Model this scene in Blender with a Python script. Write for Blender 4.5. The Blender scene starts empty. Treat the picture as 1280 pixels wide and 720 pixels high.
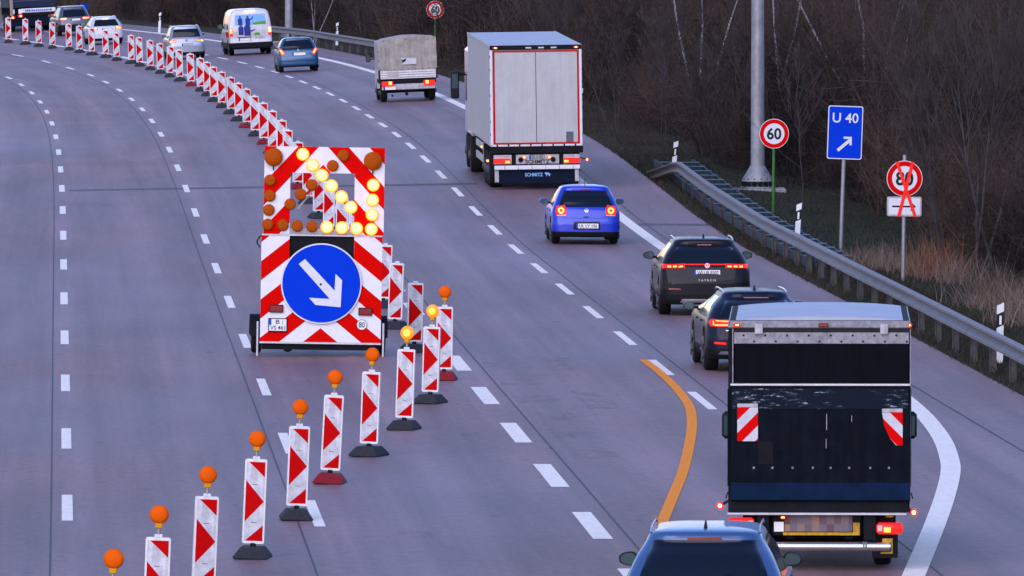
import bpy, bmesh, math, random
import numpy as np
from mathutils import Vector, Matrix
random.seed(7); rng = np.random.default_rng(11)
R = math.radians
S = bpy.context.scene; C = S.collection

# ------------------------------------------------------------------ camera
FPX = 13400.0; CAMH = 8.6; HY = -153.0
PITCH = math.atan((360 - HY) / FPX)
cam = bpy.data.cameras.new('camera'); co = bpy.data.objects.new('camera', cam); C.objects.link(co)
cam.sensor_width = 36; cam.lens = FPX * 36 / 1280; cam.clip_start = 1; cam.clip_end = 6000
co.location = (0, 0, CAMH); co.rotation_euler = (math.pi / 2 - PITCH, 0, 0)
S.camera = co

# ------------------------------------------------------------------ dusk light
W = bpy.data.worlds.new('World'); S.world = W; W.use_nodes = True
nt = W.node_tree; bg = nt.nodes['Background']
sky = nt.nodes.new('ShaderNodeTexSky'); sky.sky_type = 'NISHITA'; sky.sun_disc = False
SUN_EL, SUN_AZ = 13, -163            # elevation, azimuth from +Y (negative: to the left)
sky.sun_elevation = R(SUN_EL); sky.sun_rotation = R(SUN_AZ)
sky.air_density = 1.3; sky.dust_density = 0.15; sky.ozone_density = 4.0
tint = nt.nodes.new('ShaderNodeMix'); tint.data_type = 'RGBA'; tint.blend_type = 'MULTIPLY'; tint.inputs[0].default_value = 1
nt.links.new(sky.outputs[0], tint.inputs[6]); tint.inputs[7].default_value = (1.03, .87, 1.16, 1)   # mauve dusk air
nt.links.new(tint.outputs[2], bg.inputs[0]); bg.inputs[1].default_value = 0.15
sl = bpy.data.lights.new('sun', 'SUN'); sl.energy = 1.1; sl.angle = R(60); sl.color = (1.0, 0.88, 0.86)
so = bpy.data.objects.new('sun', sl); C.objects.link(so)
az = R(SUN_AZ); sv = Vector((math.sin(az) * math.cos(R(30)), math.cos(az) * math.cos(R(30)), math.sin(R(30))))
so.rotation_euler = sv.to_track_quat('Z', 'Y').to_euler()
S.view_settings.view_transform = 'Standard'; S.view_settings.look = 'None'
S.view_settings.exposure = 1.08; S.view_settings.gamma = 1
S.render.engine = 'CYCLES'; S.cycles.max_bounces = 5; S.cycles.use_denoising = True

# ------------------------------------------------------------------ road geometry
_A = [(-40, .0), (60, -2.654), (100, -4.17), (120, -4.982), (140, -5.815), (160, -6.658), (185, -7.718), (210, -8.778),
      (235, -9.835), (260, -10.894), (285, -11.964), (310, -13.061), (335, -14.206), (360, -15.426), (385, -16.754),
      (410, -18.229), (435, -19.896), (450, -21.0), (466, -22.4), (482, -24.0), (497, -25.6), (512, -27.6), (541, -31.6),
      (557, -34.2), (573, -36.9), (589, -39.6), (611, -43.2), (700, -59), (900, -98), (1500, -230), (4000, -800)]
_zA = [(0, 0), (200, 0), (236, .06), (272, .14), (308, .19), (344, .26), (372, .28), (398, .25), (434, .19), (451, .14), (520, .05), (800, 0)]
_zD = [(0, 0), (245, 0), (260, .06), (272, .15), (284, .29), (296, .42), (308, .54), (320, .62), (332, .67), (356, .70), (380, .72),
       (415, .70), (450, .64), (520, .58), (800, .5)]
def hermite(tab):
    a = np.array(tab, float); x, y = a[:, 0], a[:, 1]
    dx = np.diff(x); dl = np.diff(y) / dx; m = np.zeros(len(x)); m[0] = dl[0]; m[-1] = dl[-1]
    for i in range(1, len(x) - 1):
        m[i] = 0 if dl[i-1] * dl[i] <= 0 else (dl[i-1] * dx[i] + dl[i] * dx[i-1]) / (dx[i] + dx[i-1])
    def fn(q):
        q = np.clip(np.asarray(q, float), x[0], x[-1]); k = np.clip(np.searchsorted(x, q) - 1, 0, len(x) - 2)
        h = dx[k]; t = (q - x[k]) / h
        return ((2*t**3 - 3*t**2 + 1) * y[k] + (t**3 - 2*t**2 + t) * h * m[k] + (-2*t**3 + 3*t**2) * y[k+1] + (t**3 - t**2) * h * m[k+1])
    return fn
XA = hermite(_A); ZA = hermite(_zA); ZD = hermite(_zD)
LR = 15.9                       # paved edge, metres right of the leftmost lane line
def zl(l, d):                   # terrain height from lateral offset and distance
    l = np.asarray(l, float); d = np.asarray(d, float)
    lc = np.clip(l, -14, 16.5); z = ZA(d) + lc * (ZD(d) - ZA(d)) / 10.8
    out = np.clip(l - 18.2, 0, 14); z = z - out * 0.07
    return z
def zf(x, d): return float(zl(x - XA(d), d))
def G(px, py, h=0.0):           # the point h above the terrain that the photograph shows at (px, py)
    cp, sp = math.cos(PITCH), math.sin(PITCH)
    u, v = (px - 640) / FPX, -(py - 360) / FPX
    dx, dy, dz = u, cp + v * sp, -sp + v * cp
    z = 0.0
    for _ in range(40):
        t = (CAMH - z) / -dz; x, d = dx * t, dy * t
        z = 0.5 * z + 0.5 * (zf(x, d) + h)
    return Vector((x, d, z))
def slope(d): return float(XA(d + 2) - XA(d - 2)) / 4
def P(l, d, h=0.0): return Vector((float(XA(d)) + l, d, float(zl(l, d)) + h))

# ------------------------------------------------------------------ materials
def mat(name, col, rough=.6, metal=0.0, emit=None, es=0.0, coat=0.0, noise=0.0, nscale=8.0, spec=None, bump=0.0):
    m = bpy.data.materials.new(name); m.use_nodes = True; n = m.node_tree; b = n.nodes['Principled BSDF']
    b.inputs['Base Color'].default_value = (*col, 1); b.inputs['Roughness'].default_value = rough
    b.inputs['Metallic'].default_value = metal; b.inputs['Coat Weight'].default_value = coat
    b.inputs['Coat Roughness'].default_value = 0.06
    b.inputs['Specular IOR Level'].default_value = spec if spec is not None else (.2 if not (coat or metal or rough < .2) else .5)
    if emit:
        b.inputs['Emission Color'].default_value = (*emit, 1); b.inputs['Emission Strength'].default_value = es
    if noise or bump:
        tc = n.nodes.new('ShaderNodeTexCoord'); no = n.nodes.new('ShaderNodeTexNoise')
        no.inputs['Scale'].default_value = nscale; no.inputs['Detail'].default_value = 6; no.inputs['Roughness'].default_value = .65
        n.links.new(tc.outputs['Object'], no.inputs['Vector'])
        if noise:
            rp = n.nodes.new('ShaderNodeValToRGB'); e = rp.color_ramp.elements
            e[0].position = .32; e[0].color = (*[c * (1 - noise) for c in col], 1)
            e[1].position = .68; e[1].color = (*[min(1, c * (1 + noise * .6)) for c in col], 1)
            n.links.new(no.outputs['Fac'], rp.inputs['Fac']); n.links.new(rp.outputs[0], b.inputs['Base Color'])
            mr = n.nodes.new('ShaderNodeMapRange'); mr.inputs['To Min'].default_value = max(0, rough - .08); mr.inputs['To Max'].default_value = min(1, rough + .12)
            n.links.new(no.outputs['Fac'], mr.inputs['Value']); n.links.new(mr.outputs[0], b.inputs['Roughness'])
        if bump:
            bp = n.nodes.new('ShaderNodeBump'); bp.inputs['Strength'].default_value = bump; bp.inputs['Distance'].default_value = .02
            n.links.new(no.outputs['Fac'], bp.inputs['Height']); n.links.new(bp.outputs[0], b.inputs['Normal'])
    return m
M = dict(
    glass=mat('car_glass', (.005, .009, .018), .10, spec=.3), black=mat('black_plastic', (.010, .010, .012), .55, spec=.08, noise=.2),
    rubber=mat('tyre_rubber', (.009, .009, .010), .85, noise=.3, nscale=20), rim=mat('rim_alloy', (.07, .07, .075), .5, .2),
    chrome=mat('bright_metal', (.6, .6, .63), .25, .9), steel=mat('galvanised_steel', (.23, .22, .23), .6, .25, noise=.4, nscale=5), poststeel=mat('post_steel', (.075, .072, .07), .7, .1, noise=.4, nscale=9),
    alu=mat('aluminium_trim', (.55, .55, .58), .42, .6, noise=.2), white=mat('white_sheet', (.66, .67, .70), .5, noise=.06, nscale=5),
    plate=mat('plate_white', (.75, .75, .73), .5), ink=mat('black_ink', (.01, .01, .012), .6), euro=mat('plate_blue', (.01, .06, .45), .5),
    retro=mat('retro_white', (.60, .61, .66), .5, spec=.1, noise=.3, nscale=9), red=mat('retro_red', (.50, .002, .003), .6, spec=.03, noise=.12, nscale=14),
    redflat=mat('signal_red', (.62, .002, .002), .6, spec=.03), tape=mat('tape_red', (.95, .03, .02), .5, spec=.1), blue=mat('sign_blue', (.002, .040, .56), .6, spec=.03),
    frame=mat('beacon_frame_white', (.74, .74, .75), .5, noise=.12, nscale=16),
    baseblk=mat('beacon_foot_rubber', (.03, .033, .038), .8, noise=.35, nscale=22), basered=mat('beacon_foot_red', (.22, .012, .02), .75, noise=.3, nscale=22),
    amber=mat('amber_lens', (.74, .105, .001), .5, spec=.06), amberlit=mat('amber_lit', (.9, .3, .02), .4, emit=(1, .20, .004), es=.42),
    ambercore=mat('amber_core_lit', (1, .6, .1), .4, emit=(1, .42, .03), es=1.0), yellowbox=mat('lamp_battery_housing', (.60, .27, .003), .5),
    lamplit=mat('matrix_lamp_lit', (1, .8, .4), .4, emit=(1, .46, .03), es=1.6), lamprim=mat('matrix_lamp_rim_lit', (1, .35, .04), .4, emit=(1, .26, .008), es=.7),
    lampoff=mat('matrix_lamp_dark', (.40, .07, .002), .5, spec=.06, noise=.25, nscale=30),
    tail=mat('tail_red_lit', (.5, .01, .01), .3, emit=(1, .02, .015), es=.42), tailhot=mat('tail_hot', (1, .3, .2), .3, emit=(1, .20, .06), es=6),
    tailor=mat('tail_orange_lit', (1, .4, .1), .3, emit=(1, .30, .04), es=1.1), tailoff=mat('tail_red_dark', (.22, .006, .01), .2, coat=.5),
    clear=mat('clear_lens', (.55, .5, .5), .25, coat=.5), mirror=mat('mirror_glass', (.05, .10, .11), .12, .5),
    polo=mat('paint_royal_blue', (.003, .028, .50), .34, .15, coat=.5, noise=.05, nscale=3), teal=mat('paint_petrol_blue', (.006, .07, .17), .32, .3, coat=.6, noise=.06, nscale=3),
    greydark=mat('paint_dark_grey', (.007, .007, .011), .42, .15, coat=.22, noise=.08, nscale=3, spec=.15), navy=mat('paint_navy', (.005, .008, .024), .42, .15, coat=.22, noise=.08, nscale=3, spec=.15),
    steelblue=mat('paint_steel_blue', (.035, .095, .24), .40, .25, coat=.45, noise=.06, nscale=3), silver=mat('paint_silver', (.30, .34, .42), .32, .55, coat=.6, noise=.05, nscale=3),
    carwhite=mat('paint_white', (.56, .57, .62), .3, coat=.6, noise=.05, nscale=3), wgrey=mat('paint_grey_blue', (.08, .09, .13), .33, .4, coat=.6, noise=.06, nscale=3),
    box=mat('trailer_box_white', (.43, .44, .45), .5, noise=.10, nscale=1.6), boxroof=mat('trailer_roof', (.38, .41, .48), .5, noise=.15, nscale=1.2),
    chassis=mat('chassis_grime', (.012, .0125, .016), .75, spec=.06, noise=.35, nscale=6), navyflap=mat('dark_flap', (.006, .010, .026), .6, spec=.05, noise=.3),
    lightgrey=mat('light_grey_steel', (.46, .46, .48), .5, noise=.25, nscale=9), tarp=mat('canvas_beige', (.36, .33, .30), .85, noise=.28, nscale=3.5, bump=.5),
    tarpside=mat('canvas_side', (.42, .39, .37), .85, noise=.2, nscale=3), paper=mat('clear_film', (.55, .55, .6), .3, noise=.2),
    bdoor=mat('black_door', (.003, .0045, .008), .6, spec=.04, noise=.25, nscale=3), bplat=mat('platform_dark', (.004, .007, .013), .6, spec=.05, noise=.4, nscale=5),
    bband=mat('platform_blue_band', (.003, .014, .042), .55, spec=.05, noise=.3, nscale=5), galv=mat('worn_ribbed_alu', (.25, .25, .28), .6, .2, noise=.45, nscale=12),
    yellowdirt=mat('yellow_dirty', (.5, .27, .02), .6, noise=.4, nscale=20), mast=mat('mast_galvanised', (.30, .31, .34), .55, .35, noise=.3, nscale=3),
    greenpost=mat('post_green', (.05, .16, .04), .6, noise=.3), greypost=mat('post_grey', (.30, .31, .33), .5, .5, noise=.2),
    delin=mat('marker_post_white', (.72, .73, .75), .5, noise=.1), concrete=mat('concrete_footing', (.28, .28, .27), .85, noise=.2),
    slat=mat('slat_weathered', (.018, .032, .050), .6, noise=.3, nscale=8), slatlit=mat('slat_lit_top', (.13, .22, .27), .5, noise=.3), grassgreen=mat('graphic_green', (.09, .32, .03), .6), skyblue=mat('graphic_sky', (.20, .42, .75), .6),
    figblue=mat('graphic_navy', (.02, .035, .22), .6), curtain=mat('curtain_navy', (.008, .016, .05), .5, noise=.2, nscale=2),
    wood=mat('corner_post_tan', (.30, .24, .20), .7, noise=.2), seatdark=mat('cabin_shape', (.02, .022, .03), .3),
)
def blurplate():
    m = mat('mottled_plate', (.35, .25, .22), .7); n = m.node_tree; b = n.nodes['Principled BSDF']
    tc = n.nodes.new('ShaderNodeTexCoord'); mp = n.nodes.new('ShaderNodeMapping'); vo = n.nodes.new('ShaderNodeTexWhiteNoise')
    mp.inputs['Scale'].default_value = (11, 0, 7); sn = n.nodes.new('ShaderNodeVectorMath'); sn.operation = 'FLOOR'
    rp = n.nodes.new('ShaderNodeValToRGB'); e = rp.color_ramp.elements
    e[0].color = (.13, .05, .05, 1); e[1].color = (.30, .18, .11, 1); k = e.new(.5); k.color = (.14, .12, .15, 1)
    n.links.new(tc.outputs['Object'], mp.inputs[0]); n.links.new(mp.outputs[0], sn.inputs[0]); n.links.new(sn.outputs[0], vo.inputs[0])
    n.links.new(vo.outputs[0], rp.inputs[0]); n.links.new(rp.outputs[0], b.inputs['Base Color']); return m
M['blur'] = blurplate()
def streaky(m, amt, sc=(3.5, 3.5, .35)):      # rain streaks and grime running down a panel
    n = m.node_tree; b = n.nodes['Principled BSDF']; src = b.inputs['Base Color'].links[0].from_socket
    tc = n.nodes.new('ShaderNodeTexCoord'); mp = n.nodes.new('ShaderNodeMapping'); mp.inputs['Scale'].default_value = sc; no = n.nodes.new('ShaderNodeTexNoise')
    no.inputs['Scale'].default_value = 3; no.inputs['Detail'].default_value = 8; no.inputs['Roughness'].default_value = .7
    rp = n.nodes.new('ShaderNodeValToRGB'); e = rp.color_ramp.elements; e[0].position = .36; k = 1 - amt; e[0].color = (k, k * .98, k * .95, 1); e[1].position = .6; e[1].color = (1, 1, 1, 1)
    mx = n.nodes.new('ShaderNodeMix'); mx.data_type = 'RGBA'; mx.blend_type = 'MULTIPLY'; mx.inputs[0].default_value = 1
    n.links.new(tc.outputs['Object'], mp.inputs[0]); n.links.new(mp.outputs[0], no.inputs[0]); n.links.new(no.outputs['Fac'], rp.inputs[0])
    n.links.new(src, mx.inputs[6]); n.links.new(rp.outputs[0], mx.inputs[7]); n.links.new(mx.outputs[2], b.inputs['Base Color'])
for k_, a_ in (('box', .10), ('tarp', .22), ('retro', .22), ('frame', .15), ('steel', .3), ('mast', .2), ('carwhite', .12), ('silver', .1), ('bplat', .4), ('bdoor', .3), ('polo', .1), ('lightgrey', .25)): streaky(M[k_], a_)

# ------------------------------------------------------------------ mesh helpers
class MB:
    def __init__(s): s.v = []; s.f = []; s.mi = []
    def add(s, vs, fs, m=0):
        o = len(s.v); s.v += [tuple(v) for v in vs]
        for f in fs: s.f.append([i + o for i in f]); s.mi.append(m)
        return s
    def box(s, x0, x1, y0, y1, z0, z1, m=0):
        vs = [(x, y, z) for z in (z0, z1) for y in (y0, y1) for x in (x0, x1)]
        return s.add(vs, [(0, 2, 3, 1), (4, 5, 7, 6), (0, 1, 5, 4), (2, 6, 7, 3), (0, 4, 6, 2), (1, 3, 7, 5)], m)
    def cbox(s, x0, x1, y0, y1, z0, z1, c=.02, m=0):     # box with chamfered edges
        vs = []
        for sz in (0, 1):
            for sy in (0, 1):
                for sx in (0, 1):
                    X, Y, Z = (x0, x1)[sx], (y0, y1)[sy], (z0, z1)[sz]
                    a, b, d = (c, -c)[sx], (c, -c)[sy], (c, -c)[sz]
                    vs += [(X, Y + b, Z + d), (X + a, Y, Z + d), (X + a, Y + b, Z)]
        bm = bmesh.new()
        for v in vs: bm.verts.new(v)
        bmesh.ops.convex_hull(bm, input=list(bm.verts)); bm.verts.index_update()
        s.add([v.co[:] for v in bm.verts], [[v.index for v in f.verts] for f in bm.faces], m); bm.free(); return s
    def cyl(s, a, b, r0, r1=None, n=14, m=0, caps=True):
        r1 = r0 if r1 is None else r1; a = Vector(a); b = Vector(b); d = (b - a).normalized()
        u = d.orthogonal().normalized(); w = d.cross(u); o = []
        for p, r in ((a, r0), (b, r1)):
            for i in range(n):
                t = 2 * math.pi * i / n; o.append(p + (u * math.cos(t) + w * math.sin(t)) * r)
        fs = [(i, (i + 1) % n, n + (i + 1) % n, n + i) for i in range(n)]
        if caps: fs += [tuple(range(n))[::-1], tuple(range(n, 2 * n))]
        return s.add(o, fs, m)
    def lathe(s, prof, c=(0, 0, 0), axis='y', n=20, m=0):   # prof: list (r, t)
        o = []
        for r, t in prof:
            for i in range(n):
                q = 2 * math.pi * i / n
                if axis == 'y': o.append((c[0] + r * math.cos(q), c[1] + t, c[2] + r * math.sin(q)))
                elif axis == 'z': o.append((c[0] + r * math.cos(q), c[1] + r * math.sin(q), c[2] + t))
                else: o.append((c[0] + t, c[1] + r * math.cos(q), c[2] + r * math.sin(q)))
        fs = [(k * n + i, k * n + (i + 1) % n, (k + 1) * n + (i + 1) % n, (k + 1) * n + i) for k in range(len(prof) - 1) for i in range(n)]
        fs += [tuple(range(n)), tuple(range((len(prof) - 1) * n, len(prof) * n))]
        return s.add(o, fs, m)
    def prism(s, poly, y0, y1, m=0):          # polygon in (x,z) extruded along y
        n = len(poly); vs = [(x, y0, z) for x, z in poly] + [(x, y1, z) for x, z in poly]
        return s.add(vs, [tuple(range(n)), tuple(range(n, 2 * n))[::-1]] + [(i, n + i, n + (i + 1) % n, (i + 1) % n) for i in range(n)], m)
    def build(s, name, mats, parent=None, smooth=0):
        me = bpy.data.meshes.new(name); me.from_pydata(s.v, [], s.f)
        for m in (mats if isinstance(mats, (list, tuple)) else [mats]): me.materials.append(m)
        if any(s.mi): me.polygons.foreach_set('material_index', s.mi)
        bm = bmesh.new(); bm.from_mesh(me); bmesh.ops.recalc_face_normals(bm, faces=bm.faces); bm.to_mesh(me); bm.free()
        if smooth: me.shade_smooth(); me.set_sharp_from_angle(angle=R(smooth))
        o = bpy.data.objects.new(name, me); C.objects.link(o)
        if parent: o.parent = parent
        return o
def meta(o, label, cat, group=None):
    o['label'] = label; o['category'] = cat
    if group: o['group'] = group
    return o
def thing(name, label, cat, group=None):
    o = bpy.data.objects.new(name, None); C.objects.link(o); o.empty_display_size = .3; return meta(o, label, cat, group)
def place(o, p, yaw=0.0, pitch=0.0, roll=0.0):
    o.location = p; o.rotation_euler = (Matrix.Rotation(yaw, 3, 'Z') @ Matrix.Rotation(pitch, 3, 'X') @ Matrix.Rotation(roll, 3, 'Y')).to_euler()
def copy_tree(o, parent=None):
    c = o.copy(); C.objects.link(c); c.parent = parent
    for ch in o.children: copy_tree(ch, c)
    return c
def text(name, s, cx, cz, h, y, m, parent, width=None, bold=0.0, roll=0.0, thick=.004):
    cu = bpy.data.curves.new('t', 'FONT'); cu.body = s; cu.size = 1; cu.offset = bold; cu.extrude = 0; cu.resolution_u = 3
    o = bpy.data.objects.new('t', cu); C.objects.link(o); dg = bpy.context.evaluated_depsgraph_get()
    me = bpy.data.meshes.new_from_object(o.evaluated_get(dg)); bpy.data.objects.remove(o)
    vs = [v.co.copy() for v in me.vertices]; xs = [v.x for v in vs]; ys = [v.y for v in vs]
    sc = h / (max(ys) - min(ys)); sx = sc if width is None else width / (max(xs) - min(xs))
    mx, my = (max(xs) + min(xs)) / 2, (max(ys) + min(ys)) / 2
    cr, sr = math.cos(roll), math.sin(roll); b = MB(); fs = [list(p.vertices) for p in me.polygons]; out = []
    for v in vs:
        a, c = (v.x - mx) * sx, (v.y - my) * sc
        out.append((cx + a * cr - c * sr, y, cz + a * sr + c * cr))
    b.add(out, fs); bpy.data.meshes.remove(me)
    o = b.build(name, m, parent)
    for p in o.data.polygons: pass
    return o
def circ(cx, cz, r, n=28, a0=0.0): return [(cx + r * math.cos(a0 + 2 * math.pi * i / n), cz + r * math.sin(a0 + 2 * math.pi * i / n)) for i in range(n)]
def rrect(x0, x1, z0, z1, r=.03, n=4):
    o = []
    for cx, cz, a in ((x1 - r, z0 + r, -90), (x1 - r, z1 - r, 0), (x0 + r, z1 - r, 90), (x0 + r, z0 + r, 180)):
        for i in range(n + 1):
            t = R(a + 90 * i / n); o.append((cx + r * math.cos(t), cz + r * math.sin(t)))
    return o
def clip(poly, a, b, c):       # keep a*x + b*z <= c
    o = []
    for i in range(len(poly)):
        p, q = poly[i], poly[(i + 1) % len(poly)]; fp = a*p[0] + b*p[1] - c; fq = a*q[0] + b*q[1] - c
        if fp <= 0: o.append(p)
        if fp * fq < 0:
            t = fp / (fp - fq); o.append((p[0] + t * (q[0] - p[0]), p[1] + t * (q[1] - p[1])))
    return o

# ------------------------------------------------------------------ ground, road, markings
def sheet(name, ls, ds, h, m, lfun=None, uv=True):
    ls = np.asarray(ls, float); ds = np.asarray(ds, float)
    D, L = np.meshgrid(ds, ls, indexing='ij')
    if lfun is not None: L = L + lfun(D)
    X = XA(D) + L; Z = zl(L, D) + h; nv, nl = D.shape
    v = np.stack([X, D, Z], -1).reshape(-1, 3); i = np.arange(nv * nl).reshape(nv, nl)
    f = np.stack([i[:-1, :-1], i[:-1, 1:], i[1:, 1:], i[1:, :-1]], -1).reshape(-1, 4)
    me = bpy.data.meshes.new(name); me.from_pydata(v.tolist(), [], f.tolist()); me.materials.append(m)
    u = me.uv_layers.new(name='road'); lv = np.zeros(len(me.loops), int); me.loops.foreach_get('vertex_index', lv)
    u.data.foreach_set('uv', np.stack([L.ravel()[lv] * .01, D.ravel()[lv] * .01], -1).ravel())
    o = bpy.data.objects.new(name, me); C.objects.link(o); return o
def N(n, t, **k):
    x = n.nodes.new(t)
    for a, b in k.items(): setattr(x, a, b)
    return x
def mix(n, a, b, fac, mode='MIX'):
    x = N(n, 'ShaderNodeMix', data_type='RGBA', blend_type=mode)
    for sock, v in ((6, a), (7, b), (0, fac)):
        if hasattr(v, 'links') or hasattr(v, 'is_linked'): n.links.new(v, x.inputs[sock])
        else: x.inputs[sock].default_value = v
    return x.outputs[2]
def ramp(n, src, p0, c0, p1, c1):
    r = N(n, 'ShaderNodeValToRGB'); e = r.color_ramp.elements; e[0].position = p0; e[0].color = c0; e[1].position = p1; e[1].color = c1
    n.links.new(src, r.inputs[0]); return r.outputs[0]
def noise(n, vec, scale, detail=5, rough=.6, mp=None):
    if mp is not None:
        m_ = N(n, 'ShaderNodeMapping'); m_.inputs['Scale'].default_value = mp; n.links.new(vec, m_.inputs[0]); vec = m_.outputs[0]
    x = N(n, 'ShaderNodeTexNoise'); x.inputs['Scale'].default_value = scale; x.inputs['Detail'].default_value = detail; x.inputs['Roughness'].default_value = rough
    n.links.new(vec, x.inputs['Vector']); return x.outputs['Fac']
def road_material():
    m = bpy.data.materials.new('concrete_road'); m.use_nodes = True; n = m.node_tree; b = n.nodes['Principled BSDF']
    uv = N(n, 'ShaderNodeUVMap', uv_map='road').outputs[0]
    vm = N(n, 'ShaderNodeMapping'); vm.inputs['Scale'].default_value = (100, 100, 1); n.links.new(uv, vm.inputs[0]); v = vm.outputs[0]   # metres
    g = lambda c: (c, c, c, 1)
    big = noise(n, v, 1, 4, .6, (.16, .025, 1)); st = noise(n, v, 1, 5, .7, (1.6, .018, 1)); fine = noise(n, v, 1, 4, .7, (7, 2.2, 1)); pat = noise(n, v, 1, 3, .5, (.5, .06, 1))
    col = ramp(n, big, .35, (.200, .116, .130, 1), .65, (.262, .158, .152, 1))
    col = mix(n, col, ramp(n, st, .3, g(.70), .7, g(1.18)), 1.0, 'MULTIPLY')
    col = mix(n, col, ramp(n, fine, .25, g(.78), .75, g(1.20)), 1.0, 'MULTIPLY')
    col = mix(n, col, ramp(n, pat, .30, g(.80), .55, g(1.05)), 1.0, 'MULTIPLY')
    fl = N(n, 'ShaderNodeVectorMath', operation='FLOOR'); fm = N(n, 'ShaderNodeMapping'); fm.inputs['Location'].default_value = (.06, 0, 0); fm.inputs['Scale'].default_value = (1/3.62, .2, 1)
    n.links.new(v, fm.inputs[0]); n.links.new(fm.outputs[0], fl.inputs[0]); wn = N(n, 'ShaderNodeTexWhiteNoise'); n.links.new(fl.outputs[0], wn.inputs[0])
    col = mix(n, col, ramp(n, wn.outputs[0], 0, g(.95), 1, g(1.04)), 1.0, 'MULTIPLY')
    spk = noise(n, v, 1, 2, .5, (3.2, 1.1, 1)); col = mix(n, col, ramp(n, spk, .24, g(.62), .29, g(1.0)), 1.0, 'MULTIPLY')
    # wheel tracks: two darker bands in every lane
    sx = N(n, 'ShaderNodeSeparateXYZ'); n.links.new(v, sx.inputs[0])
    wv = N(n, 'ShaderNodeMath', operation='MULTIPLY'); n.links.new(sx.outputs[0], wv.inputs[0]); wv.inputs[1].default_value = 2 * math.pi / 1.74
    cs = N(n, 'ShaderNodeMath', operation='COSINE'); n.links.new(wv.outputs[0], cs.inputs[0])
    col = mix(n, col, ramp(n, cs.outputs[0], -.0, g(.88), 1.0, g(1.05)), 1.0, 'MULTIPLY')
    # faint transverse joints every 5 m
    fr = N(n, 'ShaderNodeMath', operation='PINGPONG'); n.links.new(sx.outputs[1], fr.inputs[0]); fr.inputs[1].default_value = 2.5
    col = mix(n, col, ramp(n, fr.outputs[0], .008, g(.80), .016, g(1.0)), .7, 'MULTIPLY')
    n.links.new(col, b.inputs['Base Color']); b.inputs['Specular IOR Level'].default_value = .28
    rr = ramp(n, big, .3, g(.50), .7, g(.66)); n.links.new(rr, b.inputs['Roughness'])
    bp = N(n, 'ShaderNodeBump'); bp.inputs['Strength'].default_value = .25; bp.inputs['Distance'].default_value = .01
    n.links.new(fine, bp.inputs['Height']); n.links.new(bp.outputs[0], b.inputs['Normal'])
    return m
def ground_material():
    m = bpy.data.materials.new('verge_soil'); m.use_nodes = True; n = m.node_tree; b = n.nodes['Principled BSDF']
    v = N(n, 'ShaderNodeTexCoord').outputs['Object']
    a = noise(n, v, .5, 6, .7); c = noise(n, v, 5, 6, .75)
    col = ramp(n, a, .38, (.040, .032, .026, 1), .62, (.042, .050, .020, 1))
    col = mix(n, col, ramp(n, c, .3, (.55, .55, .55, 1), .7, (1.5, 1.45, 1.4, 1)), 1.0, 'MULTIPLY')
    n.links.new(col, b.inputs['Base Color']); b.inputs['Roughness'].default_value = .95; b.inputs['Specular IOR Level'].default_value = .1
    bp = N(n, 'ShaderNodeBump'); bp.inputs['Strength'].default_value = .8; bp.inputs['Distance'].default_value = .1
    n.links.new(c, bp.inputs['Height']); n.links.new(bp.outputs[0], b.inputs['Normal']); return m
def paint_material(name, col, wear=.14):
    m = bpy.data.materials.new(name); m.use_nodes = True; n = m.node_tree; b = n.nodes['Principled BSDF']
    uv = N(n, 'ShaderNodeUVMap', uv_map='road').outputs[0]; vm = N(n, 'ShaderNodeMapping'); vm.inputs['Scale'].default_value = (100, 100, 1)
    n.links.new(uv, vm.inputs[0]); w = noise(n, vm.outputs[0], 1, 6, .75, (9, 1.5, 1)); k = 1 - wear * 2
    c = ramp(n, w, .3, (col[0] * k, col[1] * k, col[2] * k, 1), .55, (*col, 1)); n.links.new(c, b.inputs['Base Color']); b.inputs['Roughness'].default_value = .7; b.inputs['Specular IOR Level'].default_value = .08; return m
MR = road_material(); MG = ground_material(); MW = paint_material('marking_white', (.97, .88, .76), .07); MO = paint_material('marking_orange', (1.0, .29, .0), .05)
MJ = mat('joint_sealant', (.035, .035, .045), .6)
dfine = np.concatenate([np.arange(20, 720, 1.0), np.arange(720, 1000, 20), [1100, 1500, 2500, 4000]])
o = sheet('ground', [-900, -300, -90, -40, -16.5, -14, 0, 8, 15.9, 16.5, 18.2, 20, 23, 26, 29, 32.2, 60, 150, 500, 1200], dfine, -.02, MG); o['kind'] = 'structure'
o = sheet('road', [-13.5, -7, 0, 3.35, 6.97, 10.47, 13.97, LR], dfine, 0.0, MR); o['kind'] = 'structure'
def strip_mb(name, segs, m, h):        # segs: list of (l0func, width, d0, d1)
    V, F, UV = [], [], []
    for lf, w, d0, d1 in segs:
        ds = np.unique(np.concatenate([[d0], np.arange(math.ceil(d0), math.floor(d1) + 1), [d1]])); b0 = len(V)
        for d in ds:
            l = lf(d)
            for q in (l - w / 2, l + w / 2):
                V.append((float(XA(d)) + q, d, float(zl(q, d)) + h)); UV.append((q * .01, d * .01))
        for i in range(len(ds) - 1): F.append((b0 + 2*i, b0 + 2*i + 1, b0 + 2*i + 3, b0 + 2*i + 2))
    me = bpy.data.meshes.new(name); me.from_pydata(V, [], F); me.materials.append(m); u = me.uv_layers.new(name='road')
    for lp in me.loops: u.data[lp.index].uv = UV[lp.vertex_index]
    o = bpy.data.objects.new(name, me); C.objects.link(o); o['kind'] = 'structure'; return o
def dashes(l, w, ref, per, ln, d0, d1):
    out = []; k = math.ceil((d0 - ref) / per); 
    while ref + k * per < d1:
        c = ref + k * per; out.append((lambda d, l=l: l, w, c - ln / 2, c + ln / 2)); k += 1
    return out
segs = dashes(0, .15, 146.2, 18.08, 6, 60, 680) + dashes(3.35, .15, 144.9, 18.0, 6, 60, 680)
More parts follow.
